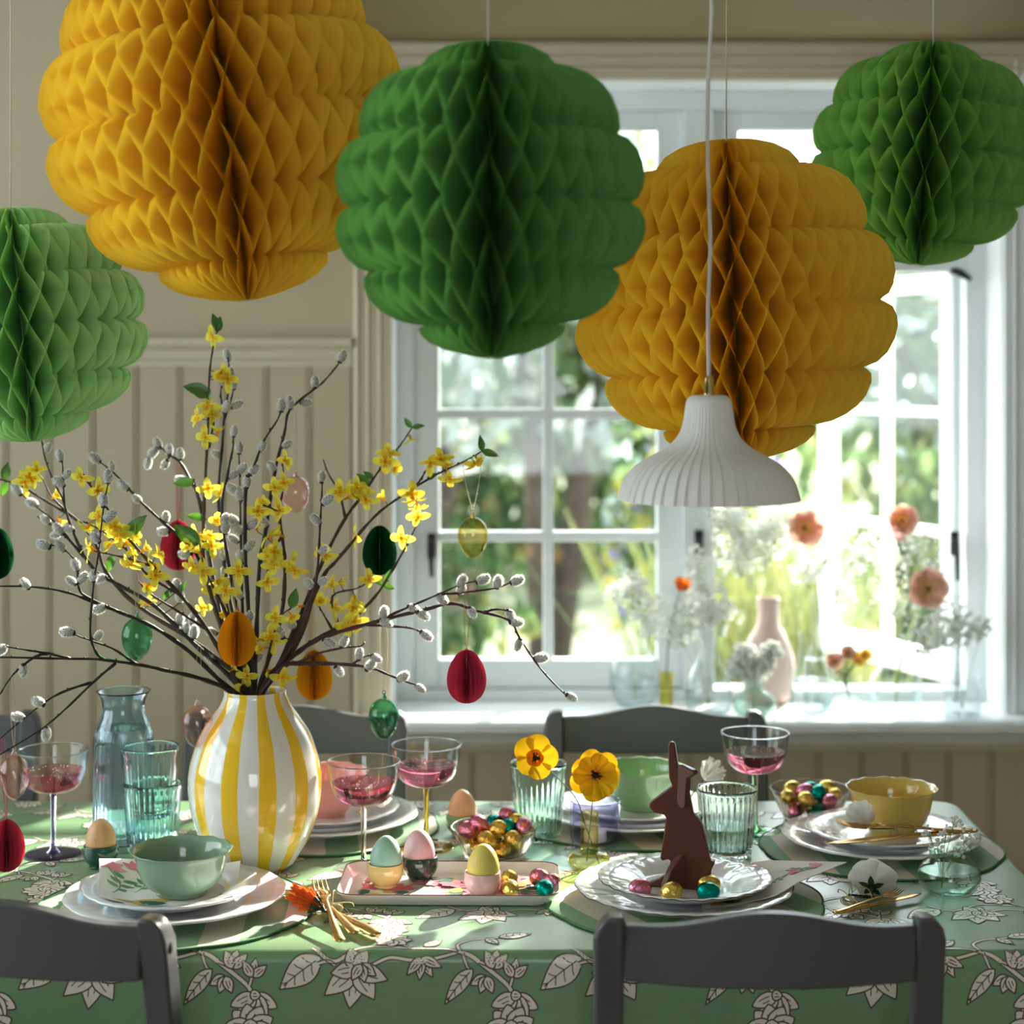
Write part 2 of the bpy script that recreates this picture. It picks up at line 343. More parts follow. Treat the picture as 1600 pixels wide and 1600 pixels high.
def bush(name, label, cat, c, r, n, size, mix, trunk=0.0, seed=1, group=None):
    rg = random.Random(seed); t = thing(name, label, cat, (c[0], c[1], -0.35), 0, group)
    V = []; Fc = []; mi = []
    for i in range(n):
        d = Vector((rg.gauss(0, 1), rg.gauss(0, 1), rg.gauss(0, 1))).normalized()*(rg.random()**0.4)
        lump = 0.8+0.2*math.sin(d.x*7+seed)*math.sin(d.z*6+d.y*5)
        p = Vector((d.x*r[0]*lump, d.y*r[1]*lump, c[2]+0.35+d.z*r[2]*lump))
        q = Euler((rg.random()*6, rg.random()*6, rg.random()*6)).to_matrix(); s = size*(0.6+0.8*rg.random())
        o = len(V)
        for a, b_, e in ((-1, 0, 0), (0, -0.45, 0.15), (1, 0, 0), (0, 0.45, 0.15)): V.append(tuple(p+q @ Vector((a*s, b_*s, e*s))))
        Fc.append((o, o+1, o+2, o+3)); mi.append(rg.choices(range(len(mix)), [m_[1] for m_ in mix])[0])
    b = MB(); b.v = V; b.f = Fc; b.m = mi
    f = b.obj('foliage', [lf[m_[0]] for m_ in mix], t, False); f['kind'] = 'stuff'
    tb = MB()
    for k in range(4):
        a = rg.random()*6.28; tb.tube([(0.03*math.cos(a), 0.03*math.sin(a), 0), (r[0]*0.15*math.cos(a), r[1]*0.15*math.sin(a), (c[2]+0.35)*0.6), (r[0]*0.45*math.cos(a), r[1]*0.45*math.sin(a), c[2]+0.35+r[2]*0.3)], [0.05+trunk, 0.035+trunk*0.7, 0.012], 7)
    tb.obj('trunk', m_bark, t)
bush('hedge', 'dense dark green hedge far across the garden lawn', 'hedge', (-1.5, 17, 0.6), (5.5, 1.5, 1.9), 4200, 0.16, [(0, 4), (1, 4), (2, 1)], seed=2)
bush('garden_tree', 'tall leafy tree seen through the closed casement', 'tree', (0.2, 11, 2.0), (1.7, 1.5, 1.25), 2400, 0.11, [(1, 4), (3, 4), (4, 2.2), (0, 3)], 0.05, 3)
bush('garden_tree', 'broad pale tree seen beyond the open casement', 'tree', (3.6, 12.5, 1.5), (2.0, 1.6, 1.7), 3000, 0.12, [(0, 5), (1, 4), (2, 2), (3, 1)], 0.05, 4)
bush('garden_shrub', 'dark rounded shrub low behind the closed casement', 'shrub', (-0.55, 9.5, 0.35), (0.75, 0.6, 0.55), 1100, 0.07, [(0, 4), (1, 4), (2, 1)], seed=5)
bush('garden_shrub', 'green shrub with lilac and yellow flowers beside the mullion', 'shrub', (0.85, 8.8, 0.75), (0.55, 0.5, 0.6), 1100, 0.06, [(1, 4), (3, 2), (5, 1.2), (6, 0.8), (0, 2)], seed=6)
bush('garden_shrub', 'pale silvery shrub behind the open casement panes', 'shrub', (2.2, 8.6, 0.55), (0.8, 0.6, 0.8), 2600, 0.07, [(0, 6), (1, 4), (2, 1.5), (3, 0.5)], seed=8)
bush('garden_tree', 'high leafy tree crown above the transom', 'tree', (-0.6, 14, 4.3), (2.6, 1.8, 1.3), 1700, 0.14, [(1, 4), (2, 3), (4, 1)], 0.07, 9)
def reeds(label, x0, x1, y0, y1, n, h, seed):
    rg = random.Random(seed); t = thing('tall_grass', label, 'grass', ((x0+x1)/2, (y0+y1)/2, -0.35)); V = []; Fc = []; mi = []
    for i in range(n):
        p = Vector((rg.uniform(x0-x1, x1-x0)/2, rg.uniform(y0-y1, y1-y0)/2, 0)); hh = h*rg.uniform(0.6, 1.1); ln = rg.gauss(0, 0.16); a = rg.random()*3.14; wv = Vector((math.cos(a), math.sin(a), 0))*0.012
        o = len(V)
        for k in range(4):
            u = k/3; q = p+Vector((ln*u*u*hh, ln*0.3*u, hh*u)); V += [tuple(q-wv*(1-u*0.9)), tuple(q+wv*(1-u*0.9))]
        for k in range(3): Fc.append((o+2*k, o+2*k+1, o+2*k+3, o+2*k+2)); mi.append(rg.choice((0, 0, 1)))
    b = MB(); b.v = V; b.f = Fc; b.m = mi; f = b.obj('blade', [lf[2], lf[1]], t, False); f['kind'] = 'stuff'
reeds('tall yellow green grass just outside the open window', 0.55, 1.15, 6.0, 6.9, 900, 1.35, 3)
# ================================================================== PAPER LANTERNS
LPROF = [(0, .04), (.001, .12), (.006, .20), (.02, .30), (.045, .39), (.075, .44), (.092, .452), (.094, .43), (.0950, .50), (.0975, .58), (.112, .66), (.14, .738), (.18, .797), (.23, .836), (.275, .845), (.292, .83), (.302, .80), (.306, .845), (.32, .907), (.35, .957), (.39, .988), (.43, 1.0), (.47, .985), (.498, .955), (.510, .915), (.518, .90), (.525, .925), (.54, .972), (.57, .995), (.60, 1.0), (.64, .978), (.68, .93), (.708, .865), (.717, .815), (.723, .78), (.729, .80), (.742, .825), (.77, .826), (.81, .79), (.84, .735), (.865, .662), (.883, .58), (.890, .51), (.895, .43), (.899, .468), (.907, .474), (.925, .46), (.948, .41), (.97, .32), (.988, .19), (.999, .07), (1, .04)]
LT = np.array([p[0] for p in LPROF]); LR = np.array([p[1] for p in LPROF])
def honeycomb(prof_t, prof_r, Rd, H, Msh, p, t0, rows, cols, b=None, th0=0.0):
    b = b or MB()
    ts = np.unique(np.concatenate([np.linspace(0, 1, rows), prof_t])); rr = np.interp(ts, prof_t, prof_r)*Rd
    xx = ((ts-t0)/p) % 2.0; tri = 1-2*np.abs(xx-1); tri = np.sign(tri)*np.abs(tri)**0.9
    n = len(ts); nc = len(cols)
    for k in range(Msh):
        th = th0+(2*PI/Msh)*(k+0.485*(1 if k % 2 else -1)*tri)
        V = []
        for i in range(n):
            for c in cols: V.append((rr[i]*c*math.sin(th[i]), -rr[i]*c*math.cos(th[i]), H*(0.5-ts[i])))
        Fc = [(i*nc+j, i*nc+j+1, (i+1)*nc+j+1, (i+1)*nc+j) for i in range(n-1) for j in range(nc-1)]
        b.add(V, Fc)
    return b
m_string = mat('white_string', (0.75, 0.72, 0.64), 0.8)
def lantern(label, px, py, D, Rd, H, Msh, p, t0, tilt, m, string_px=None):
    c = at(px, py, D); t = thing('paper_lantern', label, 'lantern', c, group='honeycomb paper lanterns over the table', rot=(0, R_(-tilt), 0))
    b = honeycomb(LT, LR, Rd, H, Msh, p, t0, 84, (0.004, 0.45, 0.72, 0.88, 0.96, 1.0), th0=PI/Msh)
    b.lathe([(0.001, H*0.499), (0.007, H*0.495), (0.007, -H*0.495), (0.001, -H*0.499)], 8)
    b.obj('honeycomb_body', m, t, True)
    for zz in (H/2-0.003, -H/2+0.001): MB().lathe([(0, zz-0.002), (0.012, zz-0.002), (0.012, zz+0.002), (0, zz+0.002)], 16).obj('end_disc', m_string, t)
    top = Vector((0, 0, H/2)); up = t.rotation_euler.to_matrix().inverted() @ Vector((0, 0, 2.8-(c.z+H/2*math.cos(R_(tilt)))))
    MB().tube([top-up*0.01, top+up*0.3, top+up*0.999], 0.0011, 6).obj('hanging_string', m_string, t)
    return t
m_yel = paper('yellow_tissue', (1.0, 0.77, 0.12), (1.0, 0.70, 0.04), 0.48, 0.05, 6)
m_grn = paper('dark_green_tissue', (0.19, 0.44, 0.145), (0.2, 0.52, 0.09), 0.42, 0.06, 6)
m_lgr = paper('light_green_tissue', (0.60, 0.90, 0.50), (0.5, 0.84, 0.3), 0.42, 0.06, 6)
m_mgr = paper('mid_green_tissue', (0.30, 0.58, 0.19), (0.34, 0.70, 0.10), 0.42, 0.06, 6)
lantern('largest yellow honeycomb paper lantern, hanging above the striped vase', 352, 185, 2.68, 0.2597, 0.530, 78, 0.0875, 0.02, 7.2, m_yel)
lantern('dark green honeycomb paper lantern hanging between the two yellow ones', 766, 313, 2.32, 0.1936, 0.394, 60, 0.121, 0.03, 0.8, m_grn)
lantern('yellow honeycomb paper lantern hanging behind the white pendant lamp', 1146, 470, 2.92, 0.252, 0.505, 78, 0.0875, 0.02, 2.5, m_yel)
lantern('green honeycomb paper lantern by the window, above the open casement', 1446, 241, 3.28, 0.200, 0.394, 60, 0.121, 0.03, -4, m_mgr)
lantern('light green honeycomb paper lantern before the panelled wall', 34, 508, 2.83, 0.188, 0.357, 60, 0.121, 0.03, 5.5, m_lgr)
# ================================================================== PENDANT LAMP
k_ = 2.5/F/2.667
lp = at(1107.6, 781, 2.5)
lamp = thing('pendant_lamp', 'white pleated bell-shaped pendant lamp on a white cord', 'lamp', lp)
shp = [(0.02, 435), (58, 436), (76, 431), (90, 418), (97, 395), (101, 360), (107, 320), (118, 285), (140, 250), (175, 218), (225, 190), (280, 160), (322, 125), (350, 85), (367, 45), (379, 0)]
shp = smoothline([(r, 0, z) for r, z in shp], 3); prof = [(p.x*k_, p.z*k_) for p in shp]
inn = [(max(r-0.0035, 0.0005), z-0.002) for r, z in prof[::-1]]; inn[0] = (prof[-1][0]-0.0035, 0)
def pleat(th, r, z, i):
    u = (th*46/(2*PI)) % 1; a = 0.024*min(1, max(0, (0.1412-z)/0.02)); return r*(1+a*(u-0.5)), z
MB().lathe(prof+inn, 46*6, mod=pleat).obj('lamp_shade', mat('lamp_white', (0.80, 0.79, 0.77), 0.55, var=0.02), lamp, sharp=25)
m_brass = mat('brass', (0.78, 0.58, 0.27), 0.25, 1.0, var=0.1)
zt = 436*k_
MB().lathe([(0, zt-0.002), (0.0075, zt-0.002), (0.0078, zt+0.003), (0.0066, zt+0.004), (0.0066, zt+0.022), (0.0056, zt+0.025), (0.003, zt+0.026), (0, zt+0.026)], 20).obj('brass_collar', m_brass, lamp)
m_cord = mat('white_cord', (0.72, 0.71, 0.69), 0.6, bump=0.3, bscale=900)
cp = [(0, 0, zt+0.022), (-0.001, 0, zt+0.12), (0.002, 0, zt+0.2), (-0.0015, 0, zt+0.32), (-0.001, 0, zt+0.42), (0.003, 0, zt+0.5), (0.004, 0, zt+0.6), (0.004, 0, 2.8-lp.z)]
MB().tube(smoothline(cp, 5), 0.0027, 10).obj('cord', m_cord, lamp)
b = MB(); b.lathe([(0, zt-0.003), (0.018, zt-0.003), (0.018, zt-0.05), (0, zt-0.05)], 20); b.obj('socket', m_string, lamp, sharp=40)
MB().ell((0, 0, zt-0.072), (0.024, 0.024, 0.028), 16).obj('bulb', mat('bulb_glass', (0.9, 0.9, 0.88), 0.2), lamp)
# ================================================================== TABLE AND CLOTH
YF, YB, XL, XR = 2.625, 3.535, -1.75, 0.845
m_wood = mat('table_wood', (0.45, 0.32, 0.2), 0.5, var=0.3)
tb = thing('dining_table', 'long dining table hidden under the green floral tablecloth', 'table', ((XL+XR)/2, (YF+YB)/2, 0))
hx, hy = (XR-XL)/2-0.012, (YB-YF)/2-0.012
MB().box(-hx, hx, -hy, hy, 0.70, ZT-0.003).obj('tabletop', m_wood, tb, False, bevel=0.02)
for sx in (-1, 1):
    for sy in (-1, 1): MB().box(sx*(hx-0.1)-0.035, sx*(hx-0.1)+0.035, sy*(hy-0.08)-0.035, sy*(hy-0.08)+0.035, 0, 0.70).obj('leg', m_wood, tb, False, bevel=0.005)
RB = 0.016; HEM = 0.235
def sway(x, d): return (0.006*math.sin(x*8.5+0.6)+0.003*math.sin(x*21))*(d/0.2)
def cloth_pt(x, s, off=0.0):
    """flat cloth coordinate (x, distance inward from the front fold) to space"""
    if s >= 0: return (x, YF+RB+s, ZT+off)
    if s > -PI*RB/2:
        a = -s/RB; return (x, YF+RB-(RB+off)*math.sin(a), ZT-RB+(RB+off)*math.cos(a))
    d = -s-PI*RB/2; return (x, YF-off-sway(x, d), ZT-RB-d)
cl = thing('tablecloth', 'green tablecloth printed with white trailing flowers and leaves', 'tablecloth', (0, 0, 0))
out = []
cr = 0.05
for cx, cyy, a0 in ((XR-cr, YF+cr, -90), (XR-cr, YB-cr, 0), (XL+cr, YB-cr, 90), (XL+cr, YF+cr, 180)):
    for k in range(9): a = R_(a0+k*90/8); out.append((cx+cr*math.cos(a), cyy+cr*math.sin(a), math.cos(a), math.sin(a)))
# refine straight runs
fin = []
for i, p in enumerate(out):
    q = out[(i+1) % len(out)]; fin.append(p); L = math.hypot(q[0]-p[0], q[1]-p[1])
    if L > 0.05:
        n = int(L/0.02)
        for k in range(1, n): u = k/n; fin.append((p[0]+(q[0]-p[0])*u, p[1]+(q[1]-p[1])*u, p[2], p[3]))
rings = [(-RB, 0)]+[(-RB+RB*math.sin(R_(a)), -(RB-RB*math.cos(R_(a)))) for a in (15, 30, 45, 60, 75, 90)]+[(0, -RB-HEM*k/12) for k in range(1, 13)]
b = MB(); V = []; Fc = []; N = len(fin)
for ro, dz in rings:
    for (px_, py_, nx, ny) in fin:
        e = sway(px_ if abs(ny) > 0.5 else py_, max(0, -dz-RB)) if dz < -RB else 0
        V.append((px_+nx*(ro+e), py_+ny*(ro+e), ZT+dz))
for j in range(len(rings)-1):
    for i in range(N): i2 = (i+1) % N; Fc.append((j*N+i, (j+1)*N+i, (j+1)*N+i2, j*N+i2))
Fc.append(tuple(range(N)))
b.add(V, Fc)
m_cloth = mat('cloth_green', (0.15, 0.295, 0.14), 0.40, var=0.06, scale=40, bump=0.12, bscale=700, spec=0.5, coat=0.9, coat_rough=0.32)
b.obj('cloth', m_cloth, cl, True, sharp=50)
# printed flowers: thin inked shapes that follow the cloth
ZP = 0.00034
class Print:
    def __init__(s, fn, unit): s.fn = fn; s.u = unit; s.b = MB(); s.i = 0
    def strip(s, pts, wid, mi, off):
        pts = [Vector((p[0], p[1])) for p in pts]; V = []; n = len(pts)
        if not hasattr(wid, '__len__'): wid = [wid]*n
        for i in range(n):
            d = pts[min(n-1, i+1)]-pts[max(0, i-1)]; d = d.normalized() if d.length else Vector((1, 0)); nn = Vector((-d.y, d.x))*wid[i]/2
            V += [s.fn(*(pts[i]-nn), off), s.fn(*(pts[i]+nn), off)]
        s.b.add(V, [(2*i, 2*i+1, 2*i+3, 2*i+2) for i in range(n-1)], mi)
    def blade(s, cx, cy, ang, L, W, tip=1.0, mi=0, line=1, nl=10, curve=0.0, lw=6.5, veins=0, off=0.0004):
        """petal or leaf as a fine grid; ang in degrees, picture sense (y down)"""
        s.i += 1; off += s.i*1.2e-5
        a = R_(ang); ca, sa = math.cos(a), math.sin(a)
        def pt(t, v):
            hw = W/2*(math.sin(PI*min(1, t)**0.75))**tip*v; x = L*t; y = hw+curve*L*t*t
            return (cx+x*ca-y*sa, cy+x*sa+y*ca)
        V = []; na = 4
        for i in range(nl+1):
            for j in range(na+1): V.append(s.fn(*pt(i/nl, -1+2*j/na), off))
        s.b.add(V, [(i*(na+1)+j, i*(na+1)+j+1, (i+1)*(na+1)+j+1, (i+1)*(na+1)+j) for i in range(nl) for j in range(na)], mi)
        if line:
            o2 = off+0.000006
            s.strip([pt(i/nl, -1) for i in range(nl+1)], lw, line, o2); s.strip([pt(i/nl, 1) for i in range(nl+1)], lw, line, o2)
            if veins:
                s.strip([pt(i/nl, 0) for i in range(1, nl)], lw*0.8, line, o2)
                for q in range(1, veins+1):
                    t = q/(veins+1)
                    for sg in (-1, 1): s.strip([pt(t, 0), pt(t+0.07, sg*0.4), pt(t+0.1, sg*0.75)], lw*0.7, line, o2)
            else:
                s.strip([pt(t, 0.3) for t in (0.25, 0.4, 0.55, 0.7)], lw*0.7, line, o2); s.strip([pt(t, -0.3) for t in (0.3, 0.45, 0.6)], lw*0.7, line, o2)
    def stem(s, pts, wid=16, mi=0, line=1, off=0.00035):
        s.i += 1; off += s.i*1.2e-5
        sm = [(p.x, p.y) for p in smoothline([(a, b_, 0) for a, b_ in pts], 8)]; s.strip(sm, wid, mi, off)
        if line:
            for sg in (-1, 1):
                e = []
                for i in range(len(sm)):
                    d = Vector(sm[min(len(sm)-1, i+1)])-Vector(sm[max(0, i-1)]); d.normalize(); e.append((sm[i][0]-d.y*wid/2*sg, sm[i][1]+d.x*wid/2*sg))
                s.strip(e, 5.5, line, off+0.000006)
def motif(P_):
    P_.stem([(255, 570), (300, 560), (330, 575)], 14); P_.stem([(485, 575), (560, 545), (650, 555), (745, 548), (850, 520)])
    P_.stem([(850, 520), (780, 495), (640, 490), (470, 470), (330, 560), (230, 490)], 18); P_.stem([(850, 520), (900, 540), (980, 600), (1050, 660), (1070, 700)], 20)
    P_.stem([(860, 525), (880, 580), (900, 600)], 12); P_.stem([(1060, 660), (1070, 625)], 14); P_.stem([(930, 560), (990, 585)], 12); P_.stem([(850, 520), (840, 440), (900, 380), (1010, 350)], 16)
    P_.blade(270, 545, 148, 215, 120, veins=4, curve=-0.1); P_.blade(905, 590, 135, 190, 66, veins=4, curve=-0.12)
    for a, L, W in ((100, 170, 95), (140, 175, 90), (60, 150, 90), (20, 140, 80), (-60, 90, 60), (-110, 95, 70), (170, 110, 70)): P_.blade(420, 590, a, L, W)
    for a in (40, 80, 120): P_.blade(440, 570, a, 80, 45)
    for a in (60, 95, 130, 25): P_.blade(690, 545, a, 95, 42)
    for a in (-80, -45, -115): P_.blade(990, 590, a, 85, 45)
    for a in (-80, -40, -120): P_.blade(1072, 625, a, 80, 42)
    for a in (150, 110, 70): P_.blade(960, 620, a, 78, 44)
    for a in (30, 62, 95, 128, 155): P_.blade(1080, 700, a, 110, 62, tip=0.7)
    P_.blade(1062, 700, 0, 44, 44, tip=0.6)
    for a in range(-170, 200, 36): P_.blade(520+543, 900-60, a, 105, 75, tip=0.7)
    P_.blade(520+543, 800, 90, 70, 60)
    P_.blade(1010, 350, -20, 150, 70, veins=4); P_.blade(960, 360, 60, 100, 50, veins=3); P_.blade(700, 470, -50, 110, 60, veins=3)
    for a in range(-180, 180, 45): P_.blade(560, 390, a, 85, 60, tip=0.7)
    P_.stem([(560, 390), (600, 440), (640, 490)], 12)
m_ink = mat('print_white', (0.76, 0.72, 0.61), 0.40, var=0.06, coat=0.9, coat_rough=0.32); m_line = mat('print_brown', (0.10, 0.06, 0.045), 0.6)
TW = 1085; TH = 600
pr = None
def cloth_uv(x, y, off): return cloth_pt((x/2.667-400)*0.000907, (495-y)*ZP, off)
bp = MB()
for row in range(-6, 2):
    for col in range(-4, 3):
        dx = col*TW+(TW/2 if row % 2 else 0); dy = row*TH
        def fn(x, y, off, dx=dx, dy=dy):
            return cloth_uv(x+dx, y+dy, off)
        q = Print(fn, ZP); motif(q)
        # keep only faces on the table top and the front drop
        V = q.b.v; keep = []
        for f, mi in zip(q.b.f, q.b.m):
            xs = [V[i] for i in f]
            if all(XL+0.03 < p[0] < XR-0.012 and p[1] < YB-0.02 and p[2] > ZT-RB-HEM+0.004 for p in xs): keep.append((f, mi))
        if keep:
            used = sorted({i for f, _ in keep for i in f}); mp = {u: n for n, u in enumerate(used)}
            o = len(bp.v); bp.v += [V[i] for i in used]; bp.f += [tuple(mp[i]+o for i in f) for f, _ in keep]; bp.m += [m_ for _, m_ in keep]
po = bp.obj('printed_flowers', [m_ink, m_line], cl, True); po['kind'] = 'stuff'
# ================================================================== CHAIRS
m_chair = mat('grey_chair_paint', (0.078, 0.077, 0.087), 0.38, var=0.05, scale=8)
m_hole = mat('dowel_hole_dark', (0.01, 0.01, 0.01), 0.9)
def make_chair(label, loc, rotz):
    """chair facing local +y; origin below the middle of the backrest; 0.86 m tall"""
    t = thing('dining_chair', label, 'chair', loc, rotz, 'grey painted dining chairs'); W = 0.225; pw = 0.038
    def yl(z): return 0.0 if z > 0.86 else (0.075*(0.86-z)/0.41 if z > 0.45 else 0.075-0.05*(0.45-z)/0.45)
    for sx in (-1, 1):
        b = MB(); V = []
        zs = [0, 0.45, 0.60, 0.72, 0.80, 0.835, 0.850, 0.860, 0.865]
        ins = [0, 0, 0, 0, 0, 0.0, 0.004, 0.011, 0.020]
        for z, i_ in zip(zs, ins):
            y = yl(z); x0, x1 = sx*(W-pw), sx*(W-i_)
            V += [(x0, y-0.017, z), (x1, y-0.017, z), (x1, y+0.017, z), (x0, y+0.017, z)]
        Fc = [(4*i+k, 4*i+(k+1) % 4, 4*i+4+(k+1) % 4, 4*i+4+k) for i in range(len(zs)-1) for k in range(4)]+[(3, 2, 1, 0), tuple(4*(len(zs)-1)+k for k in range(4))]
        o = b.add(V, Fc).obj('back_post', m_chair, t, True, bevel=0.004, fixn=True)
        h = MB().lathe([(0, 0), (0.0075, 0), (0.0075, 0.0012), (0, 0.0012)], 14, M=Matrix.Translation((sx*(W-0.0004), yl(0.825), 0.825)) @ Matrix.Rotation(sx*PI/2, 4, 'Y'))
        h.obj('dowel_hole', m_hole, o)
        MB().box(sx*(W-0.04), sx*W, 0.44, 0.48, 0, 0.44).obj('front_leg', m_chair, t, False, bevel=0.004)
    n = 24; V = []
    for i in range(n+1):
        u = -1+2*i/n; x = u*(W-pw); zt_ = 0.856+0.020*(0.5+0.5*math.cos(PI*min(1, abs(u)/0.82)))-0.003; zb = 0.782-0.006*(1-u*u)
        bow = -0.016*(1-u*u)+0.002
        V += [(x, bow-0.011, zb), (x, bow-0.011, zt_), (x, bow+0.011, zt_), (x, bow+0.011, zb)]
    Fc = [(4*i+k, 4*i+(k+1) % 4, 4*i+4+(k+1) % 4, 4*i+4+k) for i in range(n) for k in range(4)]+[(0, 3, 2, 1), tuple(4*n+k for k in (0, 1, 2, 3))]
    MB().add(V, Fc).obj('top_rail', m_chair, t, True, bevel=0.003, fixn=True)
    MB().box(-(W-pw), W-pw, yl(0.6)-0.01, yl(0.6)+0.01, 0.575, 0.63).obj('lower_rail', m_chair, t, False, bevel=0.003)
    MB().box(-0.222, 0.222, 0.06, 0.49, 0.437, 0.457).obj('seat', m_chair, t, False, bevel=0.008)
    MB().box(-0.185, 0.185, 0.452, 0.47, 0.37, 0.437).obj('apron', m_chair, t, False, bevel=0.003)
    for sx in (-1, 1): MB().box(sx*0.205-0.01, sx*0.205+0.01, 0.07, 0.45, 0.19, 0.22).obj('stretcher', m_chair, t, False, bevel=0.003)
    return t
make_chair('grey wooden chair drawn up to the table before the chocolate rabbit', (0.331, 2.385, 0), 0)
make_chair('grey wooden chair turned a little, before the green bowl setting', (-0.655, 2.432, 0), R_(-15.5))
for px_c, lab in ((1024, 'grey wooden chair on the window side, behind the green bowl and the rabbit'), (462, 'grey wooden chair on the window side, behind the striped vase'), (-112, 'grey wooden chair on the window side, cut off behind the pink coupe')):
    make_chair(lab, ((px_c-800)/F*3.76, 3.77, 0), PI)
# ================================================================== TABLEWARE
m_porc = mat('white_porcelain', (0.80, 0.81, 0.83), 0.12, var=0.02, coat=0.5)
m_rimline = mat('dark_rim_glaze', (0.05, 0.04, 0.04), 0.2)
def scallop(n, amp, lift=0.0, rmin=0.6):
    def f(th, r, z, i):
        a = amp*max(0, r-rmin)/max(1e-6, 1-rmin)
        return r, z
    return f
def plate(name, label, c, z, R, rotz=0, rimline=False, group='white scalloped plates', waves=14):
    t = thing(name, label, 'plate', (c[0], c[1], z), rotz, group)
    k = R/0.17; f = 0.57*R
    pr = [(0, 0.004), (f*0.92, 0.004), (f*0.95, 0.0), (f, 0.0), (f*1.03, 0.004), (f*1.16, 0.011), (R*0.86, 0.0165), (R*0.985, 0.0205), (R, 0.0222), (R*0.99, 0.0242), (R*0.86, 0.0205), (f*1.13, 0.0145), (f*1.0, 0.0078), (f*0.9, 0.0066), (0, 0.0066)]
    def md(th, r, z, i):
        u = max(0, r/R-0.62)/0.38; s = abs(math.sin(th*waves/2))
        return r*(1+0.014*u*(s**0.7-0.6)), z+(0.0007 if rimline else 0.0002)*u*math.sin(th*waves*2+r*60)*(1 if 6 <= i <= 11 else 0.4)
    MB().lathe(pr, waves*14, mod=md).obj('dish', m_porc, t)
    if rimline:
        pts = [Vector((math.cos(a)*md(a, R, 0.0225, 8)[0], math.sin(a)*md(a, R, 0.0225, 8)[0], md(a, R, 0.0228, 8)[1])) for a in np.linspace(0, 2*PI, waves*12+1)]
        MB().tube(pts, 0.0009, 5, cap=False).obj('rim_line', m_rimline, t)
    return t
def bowl(label, c, z, R, H, m, group='scalloped ceramic bowls', rb=0.5):
    t = thing('serving_bowl', label, 'bowl', (c[0], c[1], z), 0.2, group)
    o = [(0, 0.003), (rb*R*0.86, 0.003), (rb*R*0.9, 0), (rb*R, 0), (rb*R*1.04, H*0.06), (R*0.70, H*0.22), (R*0.82, H*0.46), (R*0.88, H*0.72), (R*0.93, H*0.90), (R, H*0.985)]
    i_ = [(R*0.995, H), (R*0.90, H*0.91), (R*0.84, H*0.72), (R*0.78, H*0.47), (R*0.65, H*0.26), (rb*R, H*0.13), (0, H*0.10)]
    def md(th, r, z, i):
        u = max(0, z/H-0.75)/0.25 if i > 5 and i < 13 else 0
        return r*(1+0.018*u*math.cos(th*14)), z+0.018*H*u*math.cos(th*14)*2
    MB().lathe(smooth2(o)+smooth2(i_), 14*10, mod=lambda th, r, z, i: ((r*(1+0.010*max(0, (z/H-0.72)/0.28)*math.cos(th*14))), z+0.009*H*max(0, (z/H-0.72)/0.28)*math.cos(th*14))).obj('bowl_body', m, t)
    return t
def smooth2(p, k=3): return [(max(0, q.x), q.z) for q in smoothline([(a, 0, b_) for a, b_ in p], k)]
m_mat1 = stripes('placemat_stripe', (0.62, 0.57, 0.46), (0.22, 0.38, 0.22), 1/0.115, 0, 0.8, wob=0.01)
m_edge = mat('placemat_binding', (0.06, 0.20, 0.09), 0.8)
def placemat(label, c, R, rotz=0.0, waves=10):
    t = thing('placemat', label, 'placemat', (c[0], c[1], ZT+0.0016), rotz, 'round scalloped placemats')
    rf = lambda a: R*(1+0.022*(abs(math.sin(a*waves/2))-0.6))
    def md(th, r, z, i): return r*rf(th)/R, z
    MB().lathe([(0, 0), (R, 0), (R, 0.0014), (0, 0.0014)], waves*12, mod=md).obj('mat', m_mat1, t, sharp=40)
    MB().tube([(rf(a)*math.cos(a), rf(a)*math.sin(a), 0.001) for a in np.linspace(0, 2*PI, waves*12+1)], 0.0019, 6, cap=False).obj('stitched_edge', m_edge, t)
    return t
pFL = Vector((-0.514, 2.835)); pFR = Vector((0.266, 2.875)); pR = Vector((0.632, 3.185)); pBL = Vector((-0.337, 3.33)); pBM = Vector((0.222, 3.36))
placemat('green striped round placemat under the green bowl setting in front of the vase', pFL, 0.212, 0.05)
placemat('green striped round placemat under the chocolate rabbit plates', pFR, 0.215, 0.5)
placemat('green striped round placemat under the yellow bowl setting', pR, 0.205, 0.1)
placemat('green striped round placemat under the pink bowl setting behind the vase', pBL, 0.205, 0.12)
placemat('green striped round placemat under the far green bowl by the window-side chair', pBM, 0.205, 0.3)
ZM = ZT+0.0032
Z2 = ZM+0.0116           # small plate standing in the well of the large one
rB, rS = 0.168, 0.134
plate('dinner_plate', 'large white plate under the napkin and green bowl', pFL, ZM, rB, 0.1)
plate('side_plate', 'small white plate under the near green bowl', pFL+Vector((-0.006, 0.002)), Z2, rS, 0.3)
plate('dinner_plate', 'large white swirled plate beneath the chocolate rabbit plate', pFR, ZM, rB, 0.2, True)
plate('side_plate', 'small dark-rimmed white plate the chocolate rabbit stands on', pFR+Vector((0.002, 0.004)), Z2, rS, 0.0, True)
plate('dinner_plate', 'large white plate under the yellow bowl setting', pR, ZM, rB, 0.15)
plate('side_plate', 'small white plate right under the yellow bowl', pR+Vector((0.006, 0)), Z2, rS, 0.4)
plate('dinner_plate', 'large white plate under the pink bowl', pBL, ZM, rB, 0.1)
plate('side_plate', 'small white plate right under the pink bowl', pBL, Z2, rS, 0.3)
plate('dinner_plate', 'large white plate under the far green bowl', pBM, ZM, rB, 0.25)
plate('side_plate', 'small white plate right under the far green bowl', pBM, Z2, rS, 0.1)
ZBW = Z2+0.0074
gl = lambda n, c: mat(n, c, 0.14, var=0.04, coat=0.4)
m_bg = gl('glaze_green', (0.235, 0.37, 0.25)); m_by = gl('glaze_yellow', (0.72, 0.52, 0.12)); m_bp = gl('glaze_pink', (0.78, 0.36, 0.32))
